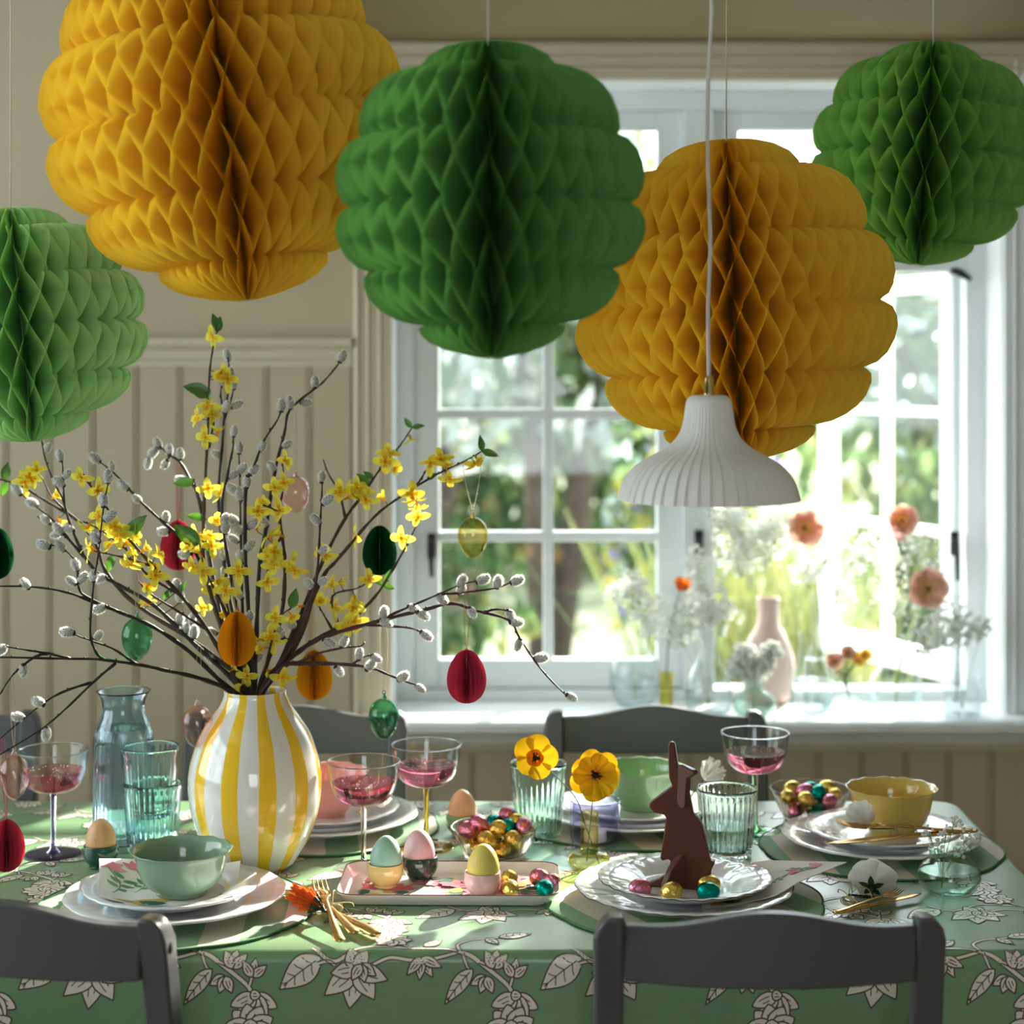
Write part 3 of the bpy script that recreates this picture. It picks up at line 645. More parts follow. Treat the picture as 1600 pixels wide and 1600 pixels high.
bowl('sage green scalloped bowl on the napkin before the striped vase', pFL+Vector((0.010, -0.005)), ZBW+0.0035, 0.0775, 0.068, m_bg)
bowl('mustard yellow scalloped bowl beside the tied gold cutlery', pR+Vector((0.024, 0.022)), ZBW, 0.0785, 0.078, m_by)
bowl('coral pink scalloped bowl half hidden behind the striped vase', pBL+Vector((0.002, 0.01)), ZBW, 0.077, 0.076, m_bp)
bowl('green scalloped bowl behind the rabbit, near the window', pBM+Vector((0.014, 0.02)), ZBW, 0.077, 0.076, gl('glaze_green_far', (0.22, 0.38, 0.19)))
# ---- paper napkins with printed flowers
m_nap = mat('napkin_paper', (0.84, 0.82, 0.79), 0.85, var=0.03)
m_pk = mat('print_pink', (0.62, 0.12, 0.17), 0.7, col2=(0.75, 0.32, 0.36)); m_lfp = mat('print_leaf', (0.13, 0.33, 0.14), 0.7); m_och = mat('print_ochre', (0.68, 0.44, 0.10), 0.7); m_dk = mat('print_dark_leaf', (0.03, 0.14, 0.09), 0.7)
def spray(P_, cx, cy, s, ang, rg):
    P_.strip([(p.x, p.y) for p in smoothline([(cx, cy, 0), (cx+s*0.5*math.cos(ang), cy+s*0.5*math.sin(ang), 0), (cx+s*math.cos(ang+0.3), cy+s*math.sin(ang+0.3), 0)], 5)], s*0.02, 1, 0.0003)
    for k in range(6):
        u = 0.25+0.1*k; P_.blade(cx+s*u*math.cos(ang), cy+s*u*math.sin(ang), math.degrees(ang)+(55 if k % 2 else -55), s*0.26, s*0.12, mi=1, line=0, nl=5, off=0.0004+k*0.00002)
    for k in range(5): P_.blade(cx+s*math.cos(ang+0.3), cy+s*math.sin(ang+0.3), math.degrees(ang)+(k-2)*38, s*0.30, s*0.17, mi=0, line=0, nl=5, off=0.0006+k*0.00003)
def napkin(label, corners, z, lift, sprays, group='printed paper napkins'):
    """four corners (x,y) anticlockwise; lift(u,v) gives the height over z"""
    c = sum((Vector(p) for p in corners), Vector((0, 0)))/4; t = thing('paper_napkin', label, 'napkin', (c.x, c.y, z), 0, group)
    A, B, Cc, D = [Vector(p)-c for p in corners]
    def f(u, v, off=0.0): p = (A*(1-u)+B*u)*(1-v)+(D*(1-u)+Cc*u)*v; return (p.x, p.y, lift(u, v)+off)
    n = 16; b = MB(); b.grid(lambda u, v: f(u, v, 0.0012), n, n); b.grid(lambda u, v: f(u, v, 0.0), n, n)
    o = len(b.v)//2
    for i in range(n):
        for a, d in ((i, i+1), (n*(n+1)+i+1, n*(n+1)+i), ((i+1)*(n+1), i*(n+1)), (i*(n+1)+n, (i+1)*(n+1)+n)): b.f.append((a, d, d+o, a+o)); b.m.append(0)
    b.obj('paper_sheet', m_nap, t, True, fixn=True, sharp=50)
    P_ = Print(lambda x, y, off: f(min(1, max(0, x)), min(1, max(0, y)), 0.0012+off), 1); rg = random.Random(3)
    for (cx, cy, s, a, mi) in sprays:
        spray(P_, cx, cy, s, a, rg)
    P_.blade(0.1, 0.06, 20, 0.55, 0.14, mi=2, line=0, off=0.0003); P_.blade(0.5, 0.1, 170, 0.3, 0.1, mi=3, line=0, nl=6, off=0.0004)
    o = P_.b.obj('printed_flowers', [m_pk, m_lfp, m_och, m_dk], t, True); o['kind'] = 'stuff'
nz = Z2+0.0070
def lift_plate(cx, cy, c0):
    """sheet resting on a small plate: flat in its well, up over its rim"""
    def L(u, v): return 0.0
    return L
def napkin_on_plate(label, corners, pc, z0, R, rim_h, sprays):
    c = sum((Vector(p) for p in corners), Vector((0, 0)))/4
    A, B, Cc, D = [Vector(p) for p in corners]
    def lift(u, v):
        p = (A*(1-u)+B*u)*(1-v)+(D*(1-u)+Cc*u)*v; d = (p-Vector(pc)).length/R
        return 0 if d < 0.55 else rim_h*min(1.15, (d-0.55)/0.43)
    napkin(label, corners, z0, lift, sprays)
q = onz(133, 1366, Z2+0.02); q2 = onz(205, 1432, Z2+0.01); q3 = onz(378, 1405, Z2+0.022); q4 = onz(330, 1345, Z2+0.02)
napkin_on_plate('white floral paper napkin under the near green bowl', [(-0.612, 2.752), (-0.415, 2.765), (-0.43, 2.94), (-0.655, 2.945)], pFL, ZBW+0.0006, rS, 0.0195, [(0.10, 0.30, 0.48, 1.35, 0), (0.26, 0.42, 0.42, 1.25, 0), (0.80, 0.25, 0.3, 0.5, 0)])
napkin_on_plate('white floral paper napkin sticking out from under the rabbit plate', [(0.285, 2.79), (0.395, 2.80), (0.535, 2.965), (0.315, 2.985)], pFR, ZM+0.0098, rB, 0.0185, [(0.50, 0.45, 0.3, 0.4, 0), (0.75, 0.62, 0.25, 1.0, 0), (0.6, 0.7, 0.25, 0.2, 0)])
# ---- glass
def glassy(name, col, rough=0.0): return mat(name, col, rough, trans=1.0, ior=1.45, var=0.0)
m_clear = thin('clear_glass', (0.965, 0.975, 0.975), (0.78, 0.80, 0.82))
m_wine = mat('pink_drink', (0.95, 0.17, 0.29), 0.0, trans=1.0, ior=1.12, var=0.12, col2=(0.96, 0.28, 0.38), scale=25)
m_water = thin('still_water', (0.97, 0.99, 0.985), (0.88, 0.95, 0.94), ior=1.33)
m_fizz = mat('fizz_bubbles', (0.95, 0.85, 0.85), 0.1, spec=0.8)
def coupe(label, px, py, stem_col, stem_name, seed=1):
    c = onz(px, py); t = thing('coupe_glass', label, 'glass', c, 0, 'coupe glasses with pink drink')
    rw = [(0, 0.1055), (0.014, 0.1055), (0.030, 0.1085), (0.042, 0.1155), (0.050, 0.126), (0.0545, 0.140), (0.0580, 0.158), (0.0605, 0.177)]
    o = smooth2(rw); i_ = [(max(0, r-0.0015), z+0.0013) for r, z in o]
    i_[-1] = (o[-1][0]-0.0013, o[-1][1]+0.0002)
    MB().lathe(o+i_[::-1], 48).obj('glass_bowl', m_clear, t)
    MB().tube([(0.0598*math.cos(a), 0.0598*math.sin(a), 0.177) for a in np.linspace(0, 2*PI, 61)], 0.0011, 6, cap=False).obj('rim', glassy('clear_rim_glass', (0.98, 0.98, 0.98)), t)
    lq = [(0, 0.1072)]+[(r-0.0022, z) for r, z in o if r > 0.006 and 0.1065 < z < 0.142]
    lq += [(lq[-1][0]+0.0003, 0.1425), (0, 0.1425)]
    MB().lathe(lq, 48).obj('pink_drink', m_wine, t, sharp=50)
    rg = random.Random(seed); fz = MB()
    for k in range(46):
        a = rg.random()*6.28; r = 0.049*math.sqrt(rg.random()); z = 0.1426 if k % 3 else rg.uniform(0.125, 0.141)
        rr = rg.uniform(0.0005, 0.0011); fz.ell((r*math.cos(a)*(1 if k % 3 else 0.98), r*math.sin(a), z), (rr, rr, rr), 6)
    f = fz.obj('bubbles', m_fizz, t); f['kind'] = 'stuff'
    ms = mat(stem_name, stem_col, 0.0, trans=1.0, ior=1.3, var=0.0)
    st = [(0, 0.1052), (0.006, 0.1048), (0.0052, 0.098), (0.0046, 0.08), (0.0042, 0.05), (0.0044, 0.02), (0.006, 0.010), (0.012, 0.0052), (0.030, 0.0036), (0.046, 0.0030), (0.0475, 0.0018), (0.046, 0.0008), (0, 0.0008)]
    st = [(r, z) for r, z in st]
    k = st.index((0.012, 0.0052))
    MB().lathe(st[:k+1]+[(0.012, 0.0030), (0, 0.0030)], 20).obj('stem', ms, t)
    MB().lathe([(0, 0.0028)]+[(0.012, 0.0050), (0.030, 0.0036), (0.046, 0.0030), (0.0475, 0.0018), (0.046, 0.0008), (0, 0.0008)], 40).obj('foot', thin(stem_name+'_foot', tuple(0.25+0.75*x for x in stem_col) if stem_name[0] != 'v' else (0.42, 0.38, 0.55), stem_col), t)
    return t
coupe('coupe of pink drink with smoky violet stem beside the water carafe', 83, 1335, (0.33, 0.28, 0.55), 'violet_stem_glass', 1)
coupe('coupe of pink drink with clear stem behind the floral tray', 568, 1357, (0.97, 0.95, 0.95), 'clear_stem_glass', 2)
coupe('coupe of pink drink with amber yellow stem behind the other coupe', 666, 1324, (0.85, 0.62, 0.05), 'amber_stem_glass', 3)
coupe('coupe of pink drink with light green stem near the window', 1180, 1300, (0.35, 0.80, 0.42), 'green_stem_glass', 4)
def tumbler(label, c, z, R, rb, H, m, water=None, n=30, group='ribbed drinking glasses'):
    t = thing('ribbed_tumbler', label, 'glass', (c[0], c[1], z), 0.1, group); th_ = 0.0026
    def rr(z_): return rb+(R-rb)*(z_/H)**0.9
    zs = [0.003, 0.008, 0.02, 0.04, 0.06, 0.08, 0.1, 0.112]; zs = [a*H/0.124 for a in zs]
    o = [(0, 0.0), (rb*0.95, 0.0), (rb, 0.0015)]+[(rr(a), a) for a in zs]+[(rr(H*0.95), H*0.955), (R, H*0.985), (R-0.0012, H)]
    i_ = [(R-th_, H*0.985), (rr(H*0.93)-th_, H*0.93)]+[(rr(a)-th_, a) for a in zs[::-1] if a > 0.012]+[(rb-th_-0.002, 0.0095), (0, 0.009)]
    no = len(o)
    def md(th, r, z_, i):
        u = 1 if 3 <= i < no-3 else 0
        return r+u*0.0009*math.cos(th*n), z_
    MB().lathe(o+i_, n*6, mod=md).obj('glass_body', m, t)
    if water:
        zz = [a for a in zs if 0.012 < a < water]
        lq = [(0, 0.0098), (rb-th_-0.003, 0.0104)]+[(rr(a)-th_-0.0004, a) for a in zz]+[(rr(water)-th_-0.0004, water), (0, water)]
        MB().lathe(lq, 40).obj('water', m_water, t, sharp=50)
    return t
m_aqua = glassy('aqua_glass', (0.80, 0.97, 0.96)); m_teal = glassy('teal_glass', (0.70, 0.95, 0.93)); m_agr = glassy('pale_green_glass', (0.88, 0.985, 0.96))
c = onz(238, 1330)
tumbler('turquoise ribbed tumbler holding a second one stacked inside it', c, ZT+0.0008, 0.0497, 0.040, 0.118, m_teal)
tumbler('upper turquoise ribbed tumbler stacked in the other by the carafe', c+Vector((-0.003, 0, 0)), ZT+0.062, 0.0495, 0.0385, 0.118, m_aqua)
tumbler('turquoise ribbed tumbler of water behind the yellow poppies', onz(841, 1308), ZT+0.0008, 0.0497, 0.038, 0.131, m_aqua, 0.062)
tumbler('pale green ribbed tumbler of water behind the chocolate rabbit', onz(1136, 1337), ZT+0.0008, 0.051, 0.040, 0.115, m_agr, 0.05)
# carafe
c = onz(193, 1322); t = thing('water_carafe', 'pale blue ribbed glass carafe of water behind the stacked tumblers', 'carafe', c)
o = smooth2([(0.0, 0.0), (0.050, 0.0), (0.0525, 0.004), (0.0525, 0.03), (0.0515, 0.10), (0.051, 0.165), (0.050, 0.190), (0.045, 0.212), (0.0385, 0.228), (0.0362, 0.243), (0.039, 0.257), (0.0465, 0.268)])
i_ = smooth2([(0.0445, 0.268), (0.0368, 0.256), (0.0342, 0.243), (0.0365, 0.228), (0.043, 0.212), (0.048, 0.190), (0.049, 0.165), (0.0495, 0.10), (0.0503, 0.03), (0.046, 0.010), (0, 0.009)])
def md(th, r, z, i): return r+(0.0006*math.cos(th*36) if 0.01 < z < 0.2 and r > 0.03 and i < len(o) else 0), z
MB().lathe(o+i_, 36*5, mod=md).obj('glass_body', glassy('blue_glass', (0.66, 0.86, 0.99)), t)
MB().lathe([(0, 0.0095), (0.0455, 0.0105), (0.0498, 0.032), (0.0490, 0.10), (0.0485, 0.165), (0.0475, 0.189), (0.0440, 0.205), (0, 0.205)], 40).obj('water', mat('carafe_water', (0.95, 0.985, 0.995), 0.0, trans=1, ior=1.33, var=0), t, sharp=50)
# lilac tealight glass
c = onz(930, 1323); t = thing('tealight_glass', 'lilac glass tealight holder behind the yellow bud vase', 'candle holder', c)
o = [(0, 0), (0.030, 0), (0.038, 0.003), (0.042, 0.012), (0.0435, 0.03), (0.0435, 0.077), (0.0425, 0.079)]; i_ = [(0.0385, 0.078), (0.0388, 0.03), (0.036, 0.014), (0.030, 0.010), (0, 0.010)]
MB().lathe(smooth2(o, 2)+smooth2(i_, 2), 48).obj('glass_body', thin('lilac_glass', (0.91, 0.90, 0.985), (0.62, 0.60, 0.86)), t)
MB().lathe([(0, 0.011), (0.019, 0.011), (0.0195, 0.013), (0.0195, 0.027), (0.018, 0.027), (0.0175, 0.024), (0, 0.024)], 28).obj('tealight', mat('wax', (0.88, 0.87, 0.84), 0.5), t, sharp=40)
# yellow bud vase with two yellow poppies
def petal_flower(n, R, cup=0.25, ruf=0.06, wid=1.15, layers=2, seed=1, mi=0, curl=0.0):
    rg = random.Random(seed); b = MB()
    for L in range(layers):
        for k in range(n):
            a0 = 2*PI*(k+0.5*L)/n+rg.uniform(-0.1, 0.1); W = 2*PI/n*wid; ph = rg.random()*6; rl = R*(1-0.12*L)*rg.uniform(0.92, 1.05)
            def f(u, v, a0=a0, W=W, ph=ph, rl=rl, L=L):
                w_ = (u-0.5)*W*(0.35+0.65*min(1, v*1.7)); e = 1-0.22*(abs(u-0.5)*2)**2.2; r = rl*v*e
                z = R*(cup*v**1.6*(1+0.5*L)+ruf*math.sin(u*9+ph)*v*v+0.02*L-curl*max(0, v-0.7))
                return (r*math.cos(a0+w_), r*math.sin(a0+w_), z)
            b.grid(f, 8, 7, mi)
    return b
def stamens(b, R, n, mi, seed=1, h=0.25):
    rg = random.Random(seed); b.ell((0, 0, 0.04*R), (0.13*R, 0.13*R, 0.10*R), 10, mi)
    for k in range(n):
        a = rg.random()*6.28; r = R*rg.uniform(0.05, 0.24); b.tube([(r*0.4*math.cos(a), r*0.4*math.sin(a), 0.03*R), (r*math.cos(a), r*math.sin(a), R*h*rg.uniform(0.6, 1))], [0.010*R, 0.022*R], 5, mi)
m_pet = paper('yellow_petal', (0.78, 0.50, 0.02), (0.85, 0.48, 0.01), 0.25, 0.12, 60); m_oc = paper('orange_petal_heart', (0.70, 0.22, 0.01), (0.8, 0.25, 0.01), 0.25)
m_blk = mat('dark_stamens', (0.025, 0.012, 0.012), 0.7); m_stem = mat('dark_green_stem', (0.035, 0.12, 0.05), 0.6)
c = onz(921, 1361); t = thing('bud_vase', 'small yellow glass bud vase with round foot holding two poppies', 'vase', c)
o = smooth2([(0, 0), (0.018, 0), (0.030, 0.006), (0.0355, 0.016), (0.031, 0.027), (0.020, 0.032), (0.0150, 0.036), (0.0148, 0.06), (0.0148, 0.098)]); i_ = [(max(0, r-0.0014), z+(0.003 if z < 0.03 else 0)) for r, z in o][::-1]
MB().lathe(o+i_, 44).obj('glass_body', thin('yellow_glass', (0.98, 0.97, 0.80), (0.90, 0.80, 0.32)), t)
MB().lathe([(0, 0.004), (0.018, 0.004), (0.028, 0.008), (0.033, 0.0145), (0, 0.0145)], 36).obj('water', m_water, t, sharp=50)
vz = c
def poppy(label, head, normal, R, stem_pts, seed, mats, cup=0.22, group='yellow poppies in the bud vase', layers=2, heart=True, n=5, stem_r=0.0009, name='poppy_flower', ruf=0.06):
    t = thing(name, label, 'flower', head, 0, group)
    q_ = Vector(normal).normalized().to_track_quat('Z', 'Y').to_matrix().to_4x4()
    b = petal_flower(n, R, cup, ruf, 1.25, layers, seed); b.v = [tuple(q_ @ Vector(p)) for p in b.v]; b.obj('petals', mats[0], t)
    if heart:
        h = petal_flower(n, R*(0.42 if cup < 0.35 else 0.64), cup*(0.45 if cup < 0.35 else 0.62), 0.02, 1.3, 1, seed+3); h.v = [tuple(q_ @ (Vector(p)+Vector((0, 0, R*(0.035 if cup < 0.35 else 0.10))))) for p in h.v]; h.obj('petal_heart', mats[1], t)
    s = MB(); stamens(s, R, 26, 0, seed); s.v = [tuple(q_ @ Vector(p)) for p in s.v]; s.obj('stamens', mats[2], t)
    MB().tube([Vector(p)-Vector(head) for p in smoothline(stem_pts, 6)], stem_r, 6).obj('stem', m_stem, t)
    return t
D2 = vz.y
h2 = at(930, 1211, D2-0.02); h1 = at(836, 1185, D2+0.0)
poppy('yellow poppy facing straight out of the bud vase', h2, (0.02, -1, 0.08), 0.0435, [h2+Vector((0, 0.006, 0)), at(925, 1260, D2), at(920, 1310, D2), at(917, 1345, D2)], 2, (m_pet, m_oc, m_blk), 0.16, n=7, ruf=0.09)
poppy('yellow poppy leaning out of the bud vase over the tumbler', h1, (0.05, -0.9, 0.35), 0.037, [h1+Vector((0.002, 0.006, -0.004)), at(868, 1212, D2), at(900, 1248, D2), at(915, 1290, D2), at(937, 1352, D2)], 5, (m_pet, m_oc, m_blk), 0.30, n=5, layers=1)
# round green vase with a sprig of gypsophila
c = onz(1483, 1399); t = thing('round_bud_vase', 'round green glass bud vase at the table edge holding white gypsophila', 'vase', c)
o = smooth2([(0, 0), (0.022, 0), (0.038, 0.008), (0.048, 0.024), (0.0485, 0.036), (0.042, 0.050), (0.033, 0.057), (0.0305, 0.064), (0.0325, 0.074)]); i_ = [(max(0, r-0.0016), z+(0.003 if z < 0.02 else 0)) for r, z in o][::-1]
MB().lathe(o+i_, 44).obj('glass_body', thin('green_glass', (0.94, 0.982, 0.962), (0.68, 0.86, 0.77)), t)
MB().lathe([(0, 0.005), (0.022, 0.005), (0.036, 0.011), (0.0455, 0.025), (0.0462, 0.036), (0.0455, 0.040), (0, 0.040)], 36).obj('water', m_water, t, sharp=50)
vg = c
m_gyp = paper('gypsophila_white', (0.92, 0.93, 0.91), (0.95, 0.96, 0.92), 0.5); m_gst = mat('gypsophila_stem', (0.22, 0.34, 0.10), 0.7)
def gyps(label, base, stems, tips, rad, n, seed, size=0.0035, group=None, floc=None):
    """sprig: base point, list of stem end points, blossom clouds around them"""
    rg = random.Random(seed); t = thing('gypsophila_sprig', label, 'flower', base, 0, group); B = Vector(base); s = MB(); f = MB()
    for e in stems:
        e = Vector(e)-B; m1 = e*0.5+Vector((0, 0, 0.01)); s.tube(smoothline([(0, 0, 0), m1*0.6+Vector((e.x*-0.1, 0, 0)), m1, e], 4), 0.0006, 5)
    for e, r_, k in tips:
        e = Vector(e)-B
        for i in range(k):
            d = Vector((rg.gauss(0, 1), rg.gauss(0, 0.8), rg.gauss(0, 0.9))); d = d.normalized()*r_*rg.random()**0.5; p = e+d
            sz = size*rg.uniform(0.6, 1.2); f.ell(p, (sz, sz, sz*0.8), 6)
            if i % 3 == 0: s.tube([e*0.8+d*0.1, e+d*0.5+Vector((0, 0, -r_*0.1)), p], 0.0003, 3, cap=False)
    s.obj('stems', m_gst, t); q_ = f.obj('blossoms', m_gyp, t); q_['kind'] = 'stuff'
    return t
b0 = vg+Vector((-0.012, 0, 0.012)); Dg = vg.y
tp = [at(1452, 1300, Dg), at(1490, 1285, Dg), at(1515, 1305, Dg), at(1465, 1320, Dg-0.01), at(1500, 1330, Dg-0.01), at(1520, 1315, Dg+0.01), at(1478, 1300, Dg)]
gyps('sprig of white gypsophila in the round green vase on the table', b0, tp, [(p, 0.014, 13) for p in tp], 0, 0, 4, 0.0032)
# ---- striped vase
c = Vector((-0.4255, 3.075, ZT)); VC = c
t = thing('striped_vase', 'large white ceramic vase with yellow vertical stripes', 'vase', c)
kv = 3.075/F
pv = [(55, 0), (62, 6), (66, 12), (80, 34), (92, 62), (101, 93), (104, 130), (102, 155), (97, 175), (86, 205), (70, 230), (57, 248), (51, 260), (48.5, 268), (49, 274)]
o = [(0, 0.0)]+[(r*kv, z*kv) for r, z in [(p.x, p.z) for p in smoothline([(a, 0, b_) for a, b_ in pv], 3)]]; i_ = [(max(0.001, r-0.005), z+(0.006 if z < 0.02 else 0)) for r, z in o[1:]][::-1]+[(0, 0.006)]
m_vase = stripes('vase_glaze', (0.78, 0.78, 0.75), (0.88, 0.56, 0.03), 0, angular=11, phase=0.63, duty=0.45, rough=0.12, coat=0.6, wob=0.03)
MB().lathe(o+i_, 64).obj('vase_body', m_vase, t)
# ---- eggs and egg cups
def egg_prof(a, H, n=14, k=0.16):
    """pointed end up"""
    return [(0 if i in (0, n) else a*math.sin(PI*i/n)*(1+k*math.cos(PI*i/n))/1.02, H*(0.5-0.5*math.cos(PI*i/n))) for i in range(n+1)]
def eggcup(label, elabel, c, z, ccol, ecol, tilt=0.0):
    t = thing('egg_cup', label, 'egg cup', (c[0], c[1], z), 0, 'small ceramic egg cups'); R = 0.0285; H = 0.037
    o = smooth2([(0, 0.0), (0.0175, 0.0), (0.0185, 0.003), (0.0245, 0.010), (0.0285, 0.020), (0.0288, 0.030), (0.0280, 0.0365)]); i_ = smooth2([(0.0255, 0.0368), (0.0262, 0.030), (0.0255, 0.020), (0.018, 0.011), (0, 0.008)])
    MB().lathe(o+i_, 36).obj('cup_body', gl('cup_'+label.split()[0]+label.split()[1], ccol), t)
    e = MB().lathe(egg_prof(0.0255, 0.066), 32)
    eo = e.obj('boiled_egg', mat('egg_'+elabel.split()[0]+elabel.split()[1], ecol, 0.38, var=0.12, scale=45, sss=0.1), None, loc=(c[0], c[1], z+0.0135), rot=(0, R_(tilt), 0)); tag(eo, elabel, 'egg', 'dyed eggs standing in egg cups')
TRAYZ = ZT+0.0035
eggcup('dark green egg cup by the stacked turquoise tumblers', 'tan speckled egg in the dark green cup by the tumblers', (-0.679, 3.065), ZT+0.001, (0.008, 0.07, 0.045), (0.62, 0.36, 0.17))
eggcup('pale green egg cup behind the glass bowl of sweets', 'peach orange egg behind the glass bowl of foil eggs', (-0.0875, 3.27), ZT+0.001, (0.22, 0.40, 0.22), (0.82, 0.47, 0.27))
def ontray(px, py): return onz(px, py, TRAYZ+0.0022)
eggcup('pale yellow egg cup at the tray end', 'mint green egg standing on the floral tray', (ontray(602, 1384)).xy, TRAYZ+0.0022, (0.72, 0.52, 0.20), (0.30, 0.52, 0.43), 2)
eggcup('blackish green egg cup on the tray', 'pale pink egg standing on the floral tray', (ontray(656, 1373)).xy, TRAYZ+0.0022, (0.02, 0.045, 0.035), (0.70, 0.42, 0.48), -2)
eggcup('shell pink egg cup at the tray middle', 'lemon yellow egg standing on the floral tray', (ontray(754, 1398)).xy, TRAYZ+0.0022, (0.78, 0.50, 0.48), (0.75, 0.62, 0.14), 2)
# ---- tray
tc_ = Vector((-0.098, 2.932, TRAYZ)); t = thing('serving_tray', 'small white enamel tray printed with flowers, holding dyed eggs', 'tray', tc_, R_(-1))
def rrect(hx, hy, r, n=7):
    o = []
    for cx, cyy, a0 in ((hx-r, -hy+r, -90), (hx-r, hy-r, 0), (-hx+r, hy-r, 90), (-hx+r, -hy+r, 180)):
        for k in range(n): a = R_(a0+90*k/(n-1)); o.append((cx+r*math.cos(a), cyy+r*math.sin(a)))
    return o
lv = [(0.158, 0.083, -0.0022), (0.160, 0.085, -0.002), (0.167, 0.092, 0.006), (0.1725, 0.0975, 0.0145), (0.1725, 0.0975, 0.0158), (0.1700, 0.0950, 0.0158), (0.164, 0.089, 0.006), (0.158, 0.083, 0.001), (0.156, 0.081, 0.0008)]
b = MB(); V = []; Fc = []
for hx_, hy_, z_ in lv: V += [(x_, y_, z_) for x_, y_ in rrect(hx_, hy_, 0.030)]
n = 28
for j in range(len(lv)-1):
    for i in range(n): Fc.append((j*n+i, j*n+(i+1) % n, (j+1)*n+(i+1) % n, (j+1)*n+i))
Fc.append(tuple(range(n-1, -1, -1))); Fc.append(tuple((len(lv)-1)*n+i for i in range(n)))
b.add(V, Fc); b.obj('tray_body', mat('tray_enamel', (0.82, 0.80, 0.77), 0.15, var=0.02, coat=0.5), t, True, sharp=35)
e = [Vector((x_, y_, 0.0160)) for x_, y_ in rrect(0.1715, 0.0965, 0.030)]; MB().tube(e+[e[0]], 0.0011, 5, cap=False).obj('rim_line', mat('tray_rim', (0.13, 0.05, 0.04), 0.3), t)
P_ = Print(lambda x, y, off: (x, y, 0.0008+off), 1); rg = random.Random(11); ix = 0
for k in range(66):
    x_ = rg.uniform(-0.128, 0.128); y_ = rg.uniform(-0.055, 0.055); ix += 1; kind = k % 3
    if kind == 0:
        for j in range(5): P_.blade(x_, y_, j*72+rg.uniform(-15, 15), rg.uniform(0.018, 0.027), 0.016, mi=0, line=0, nl=4, off=0.0002+ix*0.00001+j*0.000002)
    elif kind == 1:
        a = rg.uniform(0, 360)
        for j in range(3): P_.blade(x_, y_, a+j*28, rg.uniform(0.02, 0.032), 0.011, mi=1, line=0, nl=5, off=0.0002+ix*0.00001+j*0.000002)
    else: P_.blade(x_, y_, rg.uniform(0, 360), 0.030, 0.024, mi=2, line=0, nl=5, off=0.00015+ix*0.00001)
q = P_.b.obj('printed_flowers', [m_pk, m_dk, m_och], t, True); q['kind'] = 'stuff'
P_ = Print(lambda x, y, off: (x, 0.081+0.0085*y+0.0, 0.0012+0.0118*y), 1)
# ---- glass bowls with foil eggs
def foil(n, c): return mat(n, c, 0.22, 1.0, var=0.25, scale=90, bump=0.9, bscale=190)
FO = {'gold': foil('gold_foil', (0.92, 0.68, 0.16)), 'pink': foil('pink_foil', (0.85, 0.30, 0.48)), 'teal': foil('teal_foil', (0.0, 0.40, 0.34))}
em = {k: MB().lathe([(r, z-0.018) for r, z in egg_prof(0.0145, 0.036, 12, 0.10)], 20).mesh('foil_egg', v) for k, v in FO.items()}
def foilegg(col, p, label, group, rot=None, s=1.0):
    rg = random.Random(int(p[0]*1e4)+int(p[1]*1e4)+int(p[2]*1e4))
    o_ = link('foil_egg', em[col], None, p, rot or (PI/2+rg.uniform(-0.5, 0.5), 0, rg.uniform(0, 6.28)), s); tag(o_, label, 'chocolate egg', group); return o_
m_bowlg = mat('ribbed_bowl_glass', (0.96, 0.86, 0.84), 0.0, trans=1.0, ior=1.18, var=0.0)
def sweetbowl(label, c, R, H, rb, where, layout):
    t = thing('glass_bowl', label, 'bowl', c, 0.1, 'ribbed glass bowls of foil eggs')
    o = smooth2([(0, 0), (rb*0.9, 0), (rb, 0.003), (rb+(R-rb)*0.45, H*0.45), (R*0.97, H*0.93), (R, H)]); i_ = smooth2([(R-0.0022, H), (R*0.97-0.0024, H*0.92), (rb+(R-rb)*0.45-0.0026, H*0.45), (rb-0.004, 0.007), (0, 0.006)])
    no = len(o)
    MB().lathe(o+i_, 44*5, mod=lambda th, r, z, i: (r+(0.0007*math.cos(th*44) if 3 < i < no-4 else 0), z)).obj('glass_body', m_bowlg, t)
    used = {}
    for col, x_, y_, z_ in layout:
        lay_ = 'bottom' if z_ < 0.03 else ('middle' if z_ < 0.0455 else 'top'); fb = 'near' if y_ < -0.012 else ('far' if y_ > 0.012 else 'centre'); sd_ = 'left' if x_ < -0.012 else ('right' if x_ > 0.012 else 'middle')
        lb = '%s foil egg, %s layer, %s %s, in the %s' % (col, lay_, fb, sd_, where); used[lb] = used.get(lb, 0)+1
        if used[lb] > 1: lb = lb.replace(' foil egg', ' foil egg behind its twin')
        foilegg(col, (c[0]+x_, c[1]+y_, c[2]+z_), lb, '%s foil eggs in the %s' % (col, where))
lay = [('gold', -.025, -.018, .0205), ('gold', .012, -.030, .0205), ('gold', .034, .0, .0205), ('gold', .005, .012, .0205), ('gold', -.022, .028, .0205), ('gold', .022, .036, .0205),
       ('gold', -.044, -.004, .037), ('gold', -.012, -.044, .040), ('gold', .030, -.034, .040), ('gold', .050, .018, .040),
       ('pink', -.045, -.022, .051), ('pink', -.026, -.022, .062), ('teal', -.002, .018, .052), ('gold', .004, -.020, .052), ('teal', .022, -.006, .052), ('pink', .022, .022, .066), ('gold', .036, .012, .057), ('pink', .048, -.010, .055), ('teal', -.03, .03, .046)]
sweetbowl('ribbed glass bowl heaped with foil eggs behind the floral tray', onz(773, 1339), 0.0735, 0.052, 0.050, 'bowl behind the tray', lay)
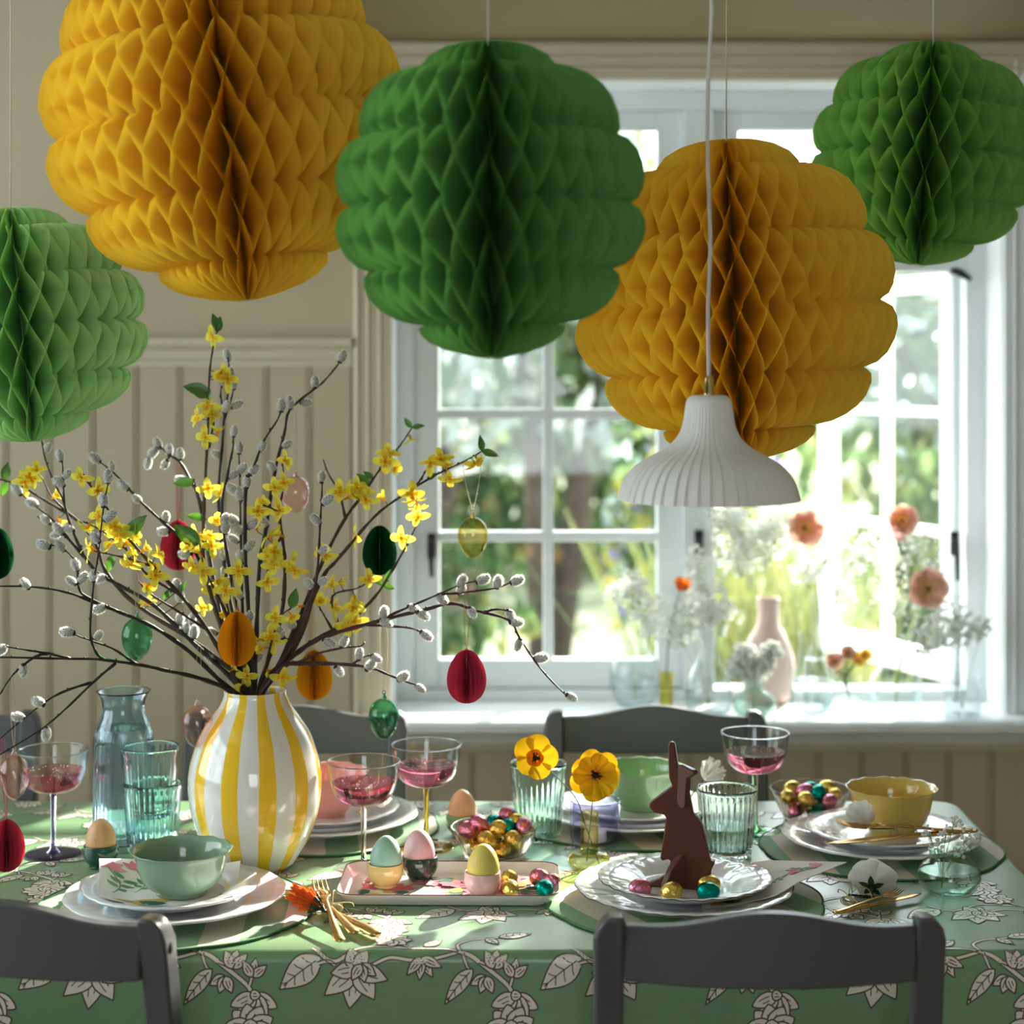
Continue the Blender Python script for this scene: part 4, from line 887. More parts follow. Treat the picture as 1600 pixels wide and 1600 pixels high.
lay2 = [('pink', -.030, -.018, .0205), ('teal', .008, -.034, .0205), ('pink', .036, -.006, .0205), ('gold', .003, .010, .0205), ('gold', -.026, .026, .0205), ('teal', .026, .032, .0205),
        ('gold', -.040, -.010, .042), ('gold', -.014, -.036, .046), ('pink', .030, -.030, .040), ('gold', .046, .008, .043), ('pink', -.010, .0, .052), ('teal', .014, -.008, .052), ('gold', -.030, .022, .052), ('teal', .006, .024, .050), ('gold', .036, .03, .052)]
sweetbowl('ribbed glass bowl of foil eggs beside the yellow bowl setting', onz(1266, 1281), 0.0740, 0.058, 0.046, 'bowl by the yellow setting', lay2)
zt_ = TRAYZ+0.0022+0.0135
for col, px_, py_, lab in (('gold', 796, 1373, 'gold foil egg leaning behind the pink egg cup on the tray'), ('gold', 797, 1389, 'gold foil egg lying before the pink egg cup on the tray'), ('pink', 843, 1371, 'pink foil egg at the far corner of the tray'), ('teal', 850, 1388, 'teal foil egg at the near corner of the tray'), ('pink', 862, 1376, 'small pink foil egg half hidden at the tray rim')):
    p = onz(px_, py_, zt_); foilegg(col, p, lab, 'foil eggs lying on the tray', s=0.82 if 'small' in lab else 1.0)
zp_ = Z2+0.0066+0.0135
for col, px_, py_, lab in (('pink', 1000, 1387, 'pink foil egg on the plate before the rabbit'), ('gold', 1049, 1393, 'gold foil egg at the feet of the rabbit'), ('gold', 1108, 1381, 'gold foil egg behind the teal one on the rabbit plate'), ('teal', 1107, 1393, 'teal foil egg on the rabbit plate')):
    foilegg(col, onz(px_, py_, zp_+0.004), lab, 'foil eggs on the rabbit plate')
# ---- chocolate rabbit: flat slotted pieces
kb = 0.00101/4; rbx = onz(1066, 1391, Z2+0.0066)
rab = thing('chocolate_rabbit', 'dark chocolate rabbit of slotted flat pieces standing on a plate', 'chocolate rabbit', (rbx.x, rbx.y+0.012, Z2+0.0066), R_(-14))
m_choc = mat('chocolate', (0.11, 0.036, 0.023), 0.33, var=0.12, scale=30)
def bz(pts): return [((x_-1064)*kb, (1168-y_)*kb) for x_, y_ in pts]
body = [(868, 655), (885, 638), (1008, 540), (990, 490), (983, 300), (990, 278), (1008, 272), (1024, 284), (1056, 490), (1072, 505), (1110, 560), (1138, 700), (1190, 765), (1240, 978), (1268, 990), (1264, 1012), (1246, 1048), (1246, 1110), (1200, 1150), (1160, 1168), (865, 1168), (862, 1142), (930, 1112), (985, 1072), (1000, 1000), (984, 992), (948, 1004), (936, 990), (972, 742), (960, 722), (896, 712), (870, 684)]
MB().prism(bz(body)[::-1], -0.0065, 0.0065).obj('body_piece', m_choc, rab, False, bevel=0.0018, fixn=True)
ear = [(-0.030, 0), (-0.032, 0.040), (-0.028, 0.066), (-0.020, 0.068), (0.020, 0.068), (0.030, 0.066), (0.034, 0.055), (0.030, 0.048), (0.018, 0.046), (0.014, 0.0), (0.004, -0.006), (-0.018, -0.004)]
ear = [(1062, 636), (1072, 412), (1090, 402), (1188, 424), (1198, 444), (1172, 464), (1142, 482), (1128, 660), (1096, 672)]
Me = Matrix.Translation(((1100-1064)*kb, 0, 0)) @ Matrix.Rotation(R_(-28), 4, 'Z') @ Matrix.Translation((-(1100-1064)*kb, 0, 0))
MB().prism(bz(ear)[::-1], -0.016, -0.004, M=Me).obj('ear_piece', m_choc, rab, False, bevel=0.0018, fixn=True)
fo = [(-0.050, 0.0), (-0.050, 0.012), (-0.034, 0.036), (-0.010, 0.054), (0.010, 0.054), (0.034, 0.036), (0.050, 0.012), (0.050, 0.0), (0.034, 0.0), (0.020, 0.010), (-0.020, 0.010), (-0.034, 0.0)]
Mf = Matrix.Translation(((1080-1064)*kb, 0, 0)) @ Matrix.Rotation(R_(48), 4, 'Z')
MB().prism([(a*0.82, b_) for a, b_ in fo][::-1], -0.006, 0.006, M=Mf).obj('foot_piece', m_choc, rab, False, bevel=0.0018, fixn=True)
# ---- gold cutlery
m_gold = mat('gold_cutlery', (0.80, 0.52, 0.20), 0.24, 1.0, var=0.15, scale=20)
def cutlery_mesh(kind):
    b = MB(); L = 0.20
    def bar(secs, nseg=10):
        # secs: (x, halfwidth, z, halfthick)
        V = []; k = 8
        for x_, w_, z_, h_ in secs:
            for j in range(k): a = 2*PI*j/k; V.append((x_, w_*math.cos(a), z_+h_*math.sin(a)))
        n_ = len(secs); b.add(V, [(i*k+j, i*k+(j+1) % k, (i+1)*k+(j+1) % k, (i+1)*k+j) for i in range(n_-1) for j in range(k)]+[tuple(range(k-1, -1, -1)), tuple((n_-1)*k+j for j in range(k))])
    if kind == 'knife': bar([(-0.105, 0.004, 0.004, 0.002), (-0.10, 0.0095, 0.004, 0.0032), (-0.07, 0.0085, 0.004, 0.0035), (0.0, 0.006, 0.004, 0.003), (0.012, 0.0075, 0.004, 0.002), (0.02, 0.0105, 0.004, 0.001), (0.08, 0.0105, 0.004, 0.0009), (0.10, 0.007, 0.004, 0.0008), (0.112, 0.0015, 0.004, 0.0006)])
    else:
        bar([(-0.105, 0.004, 0.003, 0.002), (-0.10, 0.0095, 0.003, 0.0024), (-0.07, 0.0075, 0.004, 0.0022), (-0.02, 0.004, 0.007, 0.002), (0.025, 0.0035, 0.010, 0.002), (0.04, 0.006 if kind == 'fork' else 0.008, 0.010, 0.0014)])
        if kind == 'fork':
            bar([(0.038, 0.006, 0.010, 0.0014), (0.048, 0.011, 0.008, 0.0012), (0.06, 0.0125, 0.007, 0.0011)])
            for j in range(4): y_ = -0.0105+j*0.007; b.tube([(0.058, y_, 0.007), (0.08, y_, 0.008), (0.100, y_*0.95, 0.014)], [0.0021, 0.0018, 0.0009], 6)
        else:
            b.ell((0.068, 0, 0.009), (0.033, 0.019, 0.004), 14)
    return b.mesh(kind, m_gold, True)
cm = {k: cutlery_mesh(k) for k in ('knife', 'fork', 'spoon')}
m_twine = mat('raffia_twine', (0.52, 0.46, 0.24), 0.8)
def piece(kind, p_handle, p_tip, label, lift=0.0, roll=0.0):
    a = Vector(p_handle); b_ = Vector(p_tip); m_ = (a+b_)/2; d = b_-a
    o_ = link('table_'+kind, cm[kind], None, m_+Vector((0, 0, lift)), (roll, -math.asin(max(-1, min(1, d.z/d.length))), math.atan2(d.y, d.x)), (d.length/0.212,)*3); return tag(o_, label, kind, 'gold cutlery tied in bundles')
def twine(label, c, ax, r, group='twine ties around cutlery'):
    t = thing('twine_tie', label, 'twine', c, ax, group); b = MB()
    for k in range(3): b.tube([(-0.004+k*0.004+0.001*math.sin(a*2), r*1.25*math.cos(a), r*0.62+r*0.62*math.sin(a)) for a in np.linspace(0, 2*PI, 19)], 0.0011, 5, cap=False)
    b.obj('wrap', m_twine, t)
    for j, (dx, dy, dz) in enumerate(((0.03, 0.022, 0.018), (0.034, -0.016, 0.014), (-0.012, -0.03, 0.002), (0.012, 0.034, 0.004))):
        MB().tube(smoothline([(0, 0, r*1.2), (dx*0.4, dy*0.4, r*1.2+dz), (dx*0.8, dy*0.9, r*1.2+dz*0.8), (dx, dy, r*0.9)], 4), 0.0009, 5).obj('loose_end', m_twine, t)
    return t
zc_ = ZT+0.002
piece('fork', onz(531, 1474, zc_+0.004), onz(497, 1385, zc_+0.030), 'gold fork topmost in the bundle with the orange flower')
piece('spoon', onz(556, 1461, zc_+0.003), onz(478, 1392, zc_+0.010), 'gold spoon in the bundle with the orange flower')
piece('knife', onz(592, 1466, zc_+0.002), onz(443, 1396, zc_+0.002), 'gold knife lowest in the bundle with the orange flower')
k0 = onz(519, 1428, ZT+0.004); twine('raffia tie around the cutlery with the orange flower', k0, R_(115), 0.012)
m_orp = paper('orange_red_petal', (0.80, 0.17, 0.04), (0.85, 0.2, 0.03), 0.35, 0.2, 80); m_wp = paper('white_petal', (0.86, 0.85, 0.82), (0.85, 0.82, 0.75), 0.35, 0.05, 60); m_sep = mat('dark_sepal', (0.02, 0.06, 0.025), 0.6)
h = onz(487, 1410, ZT+0.026)
f_ = thing('orange_flower', 'orange flower tucked into the tied cutlery by the tray', 'flower', h)
b = petal_flower(13, 0.019, 1.25, 0.14, 0.9, 3, 4); q_ = Vector((-0.75, 0.1, 0.35)).to_track_quat('Z', 'Y').to_matrix().to_4x4(); b.v = [tuple(q_ @ (Vector(p)-Vector((0, 0, 0.012)))) for p in b.v]; b.obj('petals', m_orp, f_)
b = petal_flower(6, 0.017, 1.0, 0.0, 0.6, 1, 4); b.v = [tuple(q_ @ (Vector(p)-Vector((0, 0, 0.0185)))) for p in b.v]; b.tube([q_ @ Vector((0, 0, -0.016)), Vector((0.02, -0.005, -0.012)), k0+Vector((0.0, 0, 0.012))-h], [0.005, 0.0022, 0.0018], 7); b.obj('sepals', m_sep, f_)
# right bundle with the white flower seen from behind
piece('knife', onz(1303, 1430, zc_+0.003), onz(1436, 1400, zc_+0.004), 'gold knife under the large white flower')
piece('fork', onz(1307, 1427, zc_+0.010), onz(1410, 1398, zc_+0.012), 'gold fork under the large white flower')
k1 = onz(1326, 1414, ZT+0.004); twine('raffia tie around the cutlery with the large white flower', k1, R_(35), 0.010)
h = onz(1358, 1378, ZT+0.022)+Vector((0, -0.02, 0))
f_ = thing('white_flower', 'large white flower lying face down over gold cutlery, dark sepals showing', 'flower', h)
q_ = Vector((0.25, 0.80, 0.42)).to_track_quat('Z', 'Y').to_matrix().to_4x4()
b = petal_flower(5, 0.041, 0.35, 0.05, 1.3, 2, 8); b.v = [tuple(q_ @ Vector(p)) for p in b.v]; b.obj('petals', m_wp, f_)
b = MB()
for k in range(5):
    a = 2*PI*k/5+0.3
    b.grid(lambda u, v, a=a: q_ @ Vector((0.021*v*math.cos(a)-(u-0.5)*0.010*math.sin(PI*min(1, v*0.9+0.1))*math.sin(a), 0.021*v*math.sin(a)+(u-0.5)*0.010*math.sin(PI*min(1, v*0.9+0.1))*math.cos(a), -0.005+0.004*v)), 3, 5)
b.tube([q_ @ Vector((0, 0, -0.006)), q_ @ Vector((-0.004, -0.01, -0.014)), k1+Vector((0, 0, 0.016))-h], [0.004, 0.0018, 0.0016], 7); b.obj('sepals', m_sep, f_)
# bundle on the yellow-bowl plate
zq = Z2+0.0245
piece('knife', onz(1527, 1303, zq), onz(1300, 1324, zq+0.002), 'gold knife in the bundle on the yellow bowl plate', 0.002)
piece('fork', onz(1520, 1305, zq+0.004), onz(1302, 1300, zq+0.012), 'gold fork in the bundle on the yellow bowl plate', 0.003)
k2 = onz(1398, 1306, zq+0.002); twine('raffia tie around the cutlery before the yellow bowl', k2, R_(5), 0.009)
h = onz(1352, 1287, zq+0.018)
f_ = thing('white_flower', 'small white flower tied to the cutlery before the yellow bowl', 'flower', h)
q_ = Vector((-0.35, -0.5, 0.7)).to_track_quat('Z', 'Y').to_matrix().to_4x4(); b = petal_flower(6, 0.026, 0.9, 0.08, 1.1, 2, 3); b.v = [tuple(q_ @ Vector(p)) for p in b.v]; b.obj('petals', m_wp, f_)
MB().tube([(0, 0, 0), (0.01, -0.002, -0.008), k2+Vector((0, 0, 0.012))-h], [0.003, 0.0016, 0.0014], 6).obj('stem', m_stem, f_)
# bundle by the far green bowl and by the pink bowl
piece('fork', at(556, 1272, 3.22), at(600, 1250, 3.30), 'gold fork by the pink bowl behind the coupe')
h = at(596, 1262, 3.235); f_ = thing('white_flower', 'small white flower on the plate beside the pink bowl', 'flower', h); b = petal_flower(6, 0.020, 0.8, 0.08, 1.1, 2, 13); b.obj('petals', m_wp, f_)
h = at(1100, 1217, 3.30); f_ = thing('white_flower', 'white flower showing behind the chocolate rabbit ears', 'flower', h)
b = petal_flower(7, 0.026, 0.9, 0.08, 0.8, 2, 23); q_ = Vector((0.5, -0.4, 0.6)).to_track_quat('Z', 'Y').to_matrix().to_4x4(); b.v = [tuple(q_ @ Vector(p)) for p in b.v]; b.obj('petals', m_wp, f_)
MB().tube([(0, 0, 0), (-0.02, 0.01, -0.03), (-0.035, 0.015, -0.055)], 0.0014, 6).obj('stem', m_stem, f_)
# ================================================================== BRANCHES IN THE VASE
BX, BY, D0 = 397.0, 1082.0, 3.075
def dep(px, py, g): return D0+g*math.hypot(px-BX, py-BY)
def b3(px, py, g): return at(px, py, dep(px, py, g))
m_wil = mat('willow_bark', (0.022, 0.014, 0.012), 0.55, var=0.35, scale=60); m_wred = mat('willow_bark_red', (0.055, 0.014, 0.018), 0.5, var=0.3, scale=60)
m_for = mat('forsythia_bark', (0.06, 0.032, 0.018), 0.65, var=0.35, scale=60)
WIL = {  # name: (slope of depth, label tail, [polylines from the vase outward])
 'a': (-0.00035, 'long low willow branch reaching left past the dark green egg', [[(397, 1100), (353, 1072), (297, 1019), (240, 980), (188, 957), (150, 943), (110, 927), (62, 918), (0, 916), (-40, 920)], [(188, 957), (134, 932), (122, 913), (119, 879), (94, 855), (67, 852)]]),
 'b': (-0.0005, 'lowest willow branch reaching level to the left', [[(397, 1100), (356, 1077), (312, 1060), (266, 1049), (212, 1038), (150, 1030), (78, 1029), (0, 1027), (-40, 1030)], [(110, 1029), (75, 1021), (37, 1015), (0, 1008)], [(75, 1021), (56, 1026), (31, 1044), (14, 1062), (0, 1085)], [(181, 1036), (147, 1065), (100, 1110), (62, 1141), (0, 1179)], [(147, 1065), (94, 1083), (53, 1110), (0, 1154)], [(163, 1031), (150, 1019), (141, 985), (147, 907), (153, 870), (162, 792), (169, 755)], [(212, 1037), (200, 1029), (175, 1013), (131, 997), (106, 987)]]),
 'c': (0.0001, 'willow branch rising to the upper left with a bent tip', [[(397, 1100), (372, 1050), (340, 960), (306, 864), (259, 820), (219, 783), (178, 739), (150, 718)]]),
 'd': (0.0004, 'willow branch with a drooping hooked tip above the pink paper egg', [[(397, 1100), (385, 1060), (345, 960), (312, 786), (300, 755), (281, 722), (265, 711), (247, 697), (236, 708), (231, 723)], [(265, 711), (262, 722), (259, 732)]]),
 'e': (0.0001, 'willow branch rising steeply at the far left under the light green lantern', [[(397, 1100), (360, 1058), (297, 1000), (240, 945), (187, 915), (150, 893), (125, 855), (109, 817), (97, 777), (85, 755), (70, 715), (64, 680)], [(103, 800), (100, 777), (98, 730), (95, 714)], [(150, 893), (125, 862), (87, 817), (50, 786), (28, 767)], [(131, 870), (94, 830), (58, 807)]]),
 'f': (0.0003, 'tall willow branch forking near the top beside the yellow blossom', [[(397, 1100), (390, 1060), (360, 940), (342, 792), (347, 699), (350, 649), (345, 620), (346, 603)], [(350, 655), (358, 635), (364, 612), (366, 599)], [(352, 640), (358, 600), (357, 565), (355, 556)]]),
 'h': (0.0001, 'upright willow branch in the middle of the bunch', [[(397, 1100), (392, 1060), (370, 950), (347, 808), (356, 739), (364, 699), (364, 676)], [(380, 1000), (376, 824), (375, 761), (373, 702)]]),
 'j': (0.00025, 'tallest willow branch leaning right with a pink glass egg', [[(397, 1100), (398, 1060), (402, 960), (406, 880), (416, 824), (425, 761), (434, 717), (445, 674), (453, 640), (491, 608), (506, 596), (530, 567), (534, 556)]]),
 'i': (-0.0001, 'willow branch leaning right behind the blossom, tip beside the glass egg', [[(397, 1100), (394, 1050), (388, 950), (383, 855), (384, 761), (391, 739), (400, 720), (412, 689), (434, 655), (441, 634)]]),
 'k': (-0.0002, 'short straight willow branch right of the yellow blossom', [[(397, 1100), (419, 1060), (453, 1016), (478, 954), (491, 922), (497, 880), (500, 824), (503, 771), (503, 746)]]),
 'o': (-0.0002, 'long willow branch arching right and drooping before the window', [[(397, 1100), (441, 1041), (478, 1010), (509, 994), (556, 980), (619, 963), (666, 952), (706, 943), (744, 954), (795, 969), (812, 997), (844, 1044), (881, 1083), (892, 1088)], [(594, 968), (619, 957), (675, 933), (722, 913), (747, 908)], [(690, 928), (712, 927), (775, 919), (800, 908)], [(570, 976), (619, 979), (647, 983), (668, 994)], [(755, 958), (775, 952), (802, 956)]]),
 'q': (-0.00035, 'low willow branch reaching right above the green glass egg', [[(397, 1100), (441, 1043), (478, 1037), (541, 1038), (581, 1044), (606, 1054), (637, 1066), (657, 1072)], [(550, 1039), (565, 1028), (585, 1022)], [(460, 1039), (494, 1022), (537, 1012), (562, 1010), (570, 1004)]]),
}
FOR = {
 'E': (0.0002, 'tallest forsythia branch with a leafy tip above the bunch', [[(397, 1100), (385, 1060), (345, 980), (319, 877), (319, 792), (325, 667), (327, 590), (333, 542), (340, 515)], [(320, 800), (306, 760), (303, 748)], [(326, 700), (334, 660), (335, 640)]]),
 'U': (0.00015, 'forsythia branch reaching far left with an orange-yellow bloom', [[(397, 1100), (375, 1060), (300, 1000), (212, 944), (166, 894), (150, 850), (125, 817), (94, 796), (62, 777), (31, 758), (0, 749), (-25, 742)], [(125, 817), (84, 780), (70, 755)]]),
 'V': (-0.0002, 'forsythia branch slanting left through the middle of the blossom', [[(397, 1100), (369, 1062), (325, 985), (281, 929), (228, 872), (187, 824), (162, 786), (134, 749), (130, 742)], [(281, 929), (232, 900), (206, 867), (160, 830), (130, 815)], [(240, 885), (190, 870), (150, 862)], [(325, 985), (270, 950), (231, 925), (215, 905)]]),
 'G': (-0.0003, 'forsythia branch with dense blooms low over the vase mouth', [[(397, 1100), (385, 1050), (362, 980), (340, 930), (320, 890), (312, 850)], [(397, 1090), (412, 1050), (425, 1000), (437, 965), (455, 950)], [(400, 1085), (430, 1060), (446, 1050)], [(362, 980), (352, 930), (350, 910)]]),
 'C': (0.0, 'upright forsythia branch in front of the tall willow', [[(397, 1100), (410, 1060), (440, 960), (445, 880), (441, 839), (437, 796), (444, 755), (441, 722)], [(441, 839), (425, 861), (415, 905)], [(437, 800), (415, 790), (403, 790)]]),
 'L': (0.0003, 'forsythia branch climbing right beside the window casing', [[(397, 1100), (430, 1050), (470, 960), (503, 880), (537, 814), (566, 774), (594, 733), (625, 696), (644, 668)], [(540, 812), (530, 770), (513, 740), (505, 718)]]),
 'M': (0.0001, 'forsythia branch reaching furthest right, holding the yellow glass egg', [[(397, 1100), (405, 1080), (462, 1010), (491, 929), (509, 894), (525, 877), (562, 833), (594, 799), (644, 764), (687, 739), (725, 721), (753, 705)], [(650, 760), (660, 745), (665, 736)]]),
 'N': (0.0002, 'short forsythia branch ending under the dark green paper egg', [[(397, 1100), (450, 1030), (520, 985), (544, 972), (562, 957), (594, 922), (631, 860), (637, 849), (652, 818)], [(530, 980), (519, 932), (556, 920), (575, 910)], [(520, 985), (497, 945)]]),
}
def near(table, px, py):
    best = None
    for k, (g, lab, pls) in table.items():
        for pl in pls:
            for (x0, y0), (x1, y1) in zip(pl, pl[1:]):
                dx, dy = x1-x0, y1-y0; L2 = dx*dx+dy*dy or 1; u = max(0, min(1, ((px-x0)*dx+(py-y0)*dy)/L2)); qx, qy = x0+u*dx, y0+u*dy
                d = math.hypot(px-qx, py-qy)
                if best is None or d < best[0]: best = (d, k, qx, qy, dx, dy)
    return best
BR = {}
def build_branches(table, name, cat, group, m_of):
    for k, (g, lab, pls) in table.items():
        t = thing(name, lab, cat, VC+Vector((0, 0, 0.26)), 0, group); BR[k] = (t, g); o_ = Vector(t.location); first = True
        for pl in pls:
            pts = smoothline([b3(x_, y_, g)-o_ for x_, y_ in pl], 4); n_ = len(pts); r0 = 0.0046 if first else 0.0027
            rd = [max(0.0012, r0*(1-0.78*i/(n_-1)))*(1+0.18*math.sin(i*2.1)) for i in range(n_)]
            b = MB().tube(pts, rd, 7); rg = random.Random(len(pl)*7+int(pl[-1][0]))
            for j in range(3, n_-1, 3):      # bud scars
                q = pts[j]+Vector((rg.uniform(-1, 1), rg.uniform(-1, 1), rg.uniform(0, 1))).normalized()*rd[j]*1.2; b.ell(q, (0.0016, 0.0016, 0.0022), 6)
            b.obj('stem' if first else 'twig', m_of(k), t); first = False
build_branches(WIL, 'willow_branch', 'branch', 'pussy willow branches in the striped vase', lambda k: m_wred if k in 'oqk' else m_wil)
build_branches(FOR, 'forsythia_branch', 'branch', 'forsythia branches in the striped vase', lambda k: m_for)
# catkins: furry grey buds
rg = random.Random(5); b = MB(); b.lathe([(0, -0.0105), (0.004, -0.0095), (0.0064, -0.005), (0.0068, 0.0), (0.0055, 0.006), (0.003, 0.0105), (0, 0.012)], 10, mi=0)
for i in range(520):
    u = rg.uniform(-0.95, 0.98); a = rg.random()*6.28; rr = 0.0068*math.sqrt(max(0.02, 1-u*u)); p = Vector((rr*math.cos(a), rr*math.sin(a), 0.011*u)); d = Vector((math.cos(a), math.sin(a), 0.8+u*0.5)).normalized(); s_ = d.cross(Vector((rg.random(), rg.random(), rg.random()))).normalized()*0.00030
    e = p+d*rg.uniform(0.0020, 0.0040); b.add([p-s_, p+s_, e], [(0, 1, 2)], 1)
b.lathe([(0.0001, -0.0125), (0.0042, -0.0105), (0.0048, -0.0075), (0.003, -0.0065)], 8, mi=2)
me_cat = b.mesh('catkin', [mat('catkin_grey', (0.42, 0.42, 0.41), 0.9, var=0.3, scale=300), paper('catkin_fur', (0.86, 0.86, 0.84), (0.95, 0.95, 0.92), 0.55), m_wil])
CAT = [(x_/3.2, 480+y_/3.2) for x_, y_ in ((200,615),(235,705),(302,742),(332,838),(295,875),(85,915),(160,980),(230,1062),(295,1110),(345,1110),(278,1137),(218,1190),(305,1195),(475,755),(558,800),(615,893),(685,960),(828,1050),(818,1122),(540,848),(518,965),(550,1045),(475,1155),(740,780),(768,725),(788,682),(845,715),(902,733),(825,785),(930,1232),(1135,240),(1155,328),(1170,385),(1132,500),(1185,490),(1170,622),(1195,705),(1082,738),(1165,840),(1210,808),(1165,912),(1200,935),(1235,875),(1268,815),(1310,698),(1408,492),(1452,478),(1530,478),(1575,375),(1435,688),(1360,798),(910,865),(1130,1100),(1168,1070),(1190,1110),(1125,1055),(1250,1195),(1115,1210),(1168,1160),(1120,1240),(1205,1250),(1322,1075),(1260,1085))]
CAT += [(400+x_/3.2, 480+y_/3.2) for x_, y_ in ((430,248),(330,850),(358,965),(300,1062),(335,1215))]
CAT += [(x_/3.2, 860+y_/3.2) for x_, y_ in ((380,72),(355,155),(415,138),(465,130),(505,140),(500,290),(125,170),(340,408),(495,425),(115,600),(195,758),(92,832),(230,920),(10,495),(880,178),(900,232),(900,342),(960,342),(932,392),(970,408),(1055,410),(1050,540),(1195,105),(1125,115),(1195,222),(1290,540),(1455,365),(1402,410),(1545,170),(1250,330))]
CAT += [(400+x_/3.2, 860+y_/3.2) for x_, y_ in ((268,170),(335,155),(365,460),(440,455),(518,518),(600,540),(572,575),(415,600),(735,632),(820,690),(640,310),(785,290),(835,322),(650,360),(850,425),(930,245),(1030,155),(1025,195),(1135,145),(1210,158),(1305,150),(1080,308),(1272,325),(1300,360),(1312,470),(1425,540),(1575,732))]
rg = random.Random(9)
def attach(mesh_, nm, table, px, py, out_len, size, spin=True, lim=60):
    d, k, qx, qy, dx, dy = near(table, px, py); t, g = BR[k]
    if d > lim: return
    p = at(px, py, dep(qx, qy, g)); foot = b3(qx, qy, g); along = Vector((dx, 0, -dy)).normalized(); off = p-foot
    ax = along*0.8+off.normalized()*(1.0 if off.length > 0.004 else 0.2)+Vector((0, rg.uniform(-0.6, 0.3), rg.uniform(0, 0.3)))
    q = ax.to_track_quat('Z', 'Y'); p2 = p+Vector((0, rg.uniform(-0.004, 0.004), 0))
    o_ = link(nm, mesh_, t, p2-Vector(t.location)); o_.rotation_mode = 'QUATERNION'; o_.rotation_quaternion = q; o_.scale = (size*rg.uniform(0.85, 1.1),)*3
    a = p2-ax.normalized()*out_len*size
    if (a-foot).length > 0.004:
        MB().tube([foot-Vector(t.location), (foot+a)/2+Vector((0, 0, -0.001))-Vector(t.location), a-Vector(t.location)], [0.0011, 0.0009, 0.0009], 5).obj('pedicel', m_for if table is FOR else m_wil, t)
    return o_
for px_, py_ in CAT: attach(me_cat, 'catkin', WIL, px_, py_, 0.0105, 1.0)
# forsythia flowers and leaves
m_fy = paper('forsythia_yellow', (0.93, 0.83, 0.12), (0.97, 0.88, 0.10), 0.48, 0.15, 150); m_fo = paper('forsythia_orange', (0.90, 0.50, 0.02), (0.95, 0.5, 0.02), 0.45, 0.1, 150)
m_leaf = paper('forsythia_leaf', (0.045, 0.14, 0.02), (0.10, 0.28, 0.02), 0.35, 0.2, 80, 0.06)
def forsy(seed, op):
    rg = random.Random(seed); b = MB()
    for k in range(4):
        a = PI/2*k+rg.uniform(-0.15, 0.15); L = 0.0205*rg.uniform(0.9, 1.1); tw = rg.uniform(-0.5, 0.5); cl_ = op+rg.uniform(-0.2, 0.2)
        def f(u, v, a=a, L=L, tw=tw, cl_=cl_):
            w_ = (u-0.5)*0.0125*math.sin(PI*(0.12+0.80*v))**0.8; r = 0.0015+L*v*math.cos(cl_); z = L*v*math.sin(cl_)-0.004*v*v*2+w_*tw*v+abs(u-0.5)*0.003
            return (r*math.cos(a)-w_*math.sin(a), r*math.sin(a)+w_*math.cos(a), z+0.002)
        b.grid(f, 3, 6, 0)
        b.grid(lambda u, v, a=a, f=f: Vector(f(0.25+u*0.5, v*0.38))+Vector((0, 0, 0.0003)), 2, 3, 1)
    b.tube([(0, 0, -0.006), (0, 0, 0.0), (0, 0, 0.003)], [0.0012, 0.0022, 0.0026], 7, 1)
    return b.mesh('flower', [m_fy, m_fo])
FM = [forsy(s, o_) for s, o_ in ((1, 0.35), (2, 0.6), (3, 0.15), (4, 0.9))]
FL = [(333,525),(345,581),(352,594),(340,590),(322,640),(312,656),(328,650),(342,680),(320,681),(328,764),(341,771),(337,811),(312,833),(331,833),(331,855),(312,868),(47,746),(59,739),(38,752),(84,780),(130,742),(152,766),(156,808),(94,811),(137,821),(160,824),(187,836),(194,849),(178,824),(144,858),(206,867),(225,861),(247,871),(144,863),(206,880),(225,913),(241,901),(231,944),(316,891),(331,919),(350,926),(322,947),(305,884),(340,905),(419,872),(419,907),(450,882),(453,957),(434,969),(425,997),(387,1054),(416,1047),(444,1054),(362,1044),(372,1070),(406,1002),(441,721),(444,755),(431,761),(406,786),(403,796),(437,796),(419,842),(441,839),(425,861),(430,880),(606,711),(616,727),(600,720),(644,686),(558,763),(541,780),(575,777),(533,770),(675,724),(697,730),(700,746),(686,722),(741,724),(747,712),(647,777),(650,789),(640,770),(600,780),(559,839),(653,811),(630,839),(506,852),(509,866),(519,916),(534,913),(556,938),(555,950),(575,910),(525,951),(497,941),(541,976),(556,972),(428,1000),(412,1010),(462,890),(468,945),(372,890),(345,960),(170,845),(205,840),(240,885),(300,850),(400,830),(548,770),(566,768)]
for i, (px_, py_) in enumerate(FL):
    d, k, qx, qy, dx, dy = near(FOR, px_, py_); t, g = BR[k]; rg2 = random.Random(i*13)
    if d > 45: continue
    foot = b3(qx, qy, g); p = at(px_+rg2.uniform(-3, 3), py_+rg2.uniform(-3, 3), dep(qx, qy, g)-0.006*rg2.random())
    dirv = (p-foot).normalized()*0.6+Vector((rg2.uniform(-0.8, 0.8), rg2.uniform(-1.1, 0.3), rg2.uniform(-0.5, 0.5)))
    o_ = link('flower', FM[i % 4], t, p-Vector(t.location)); o_.rotation_mode = 'QUATERNION'; o_.rotation_quaternion = dirv.to_track_quat('Z', 'Y'); o_.scale = (rg2.uniform(0.9, 1.2),)*3
    if (p-foot).length > 0.006: MB().tube([foot-Vector(t.location), (foot+p)/2-Vector(t.location), p-dirv.normalized()*0.004-Vector(t.location)], [0.0010, 0.0008, 0.0009], 5).obj('pedicel', m_leaf, t)
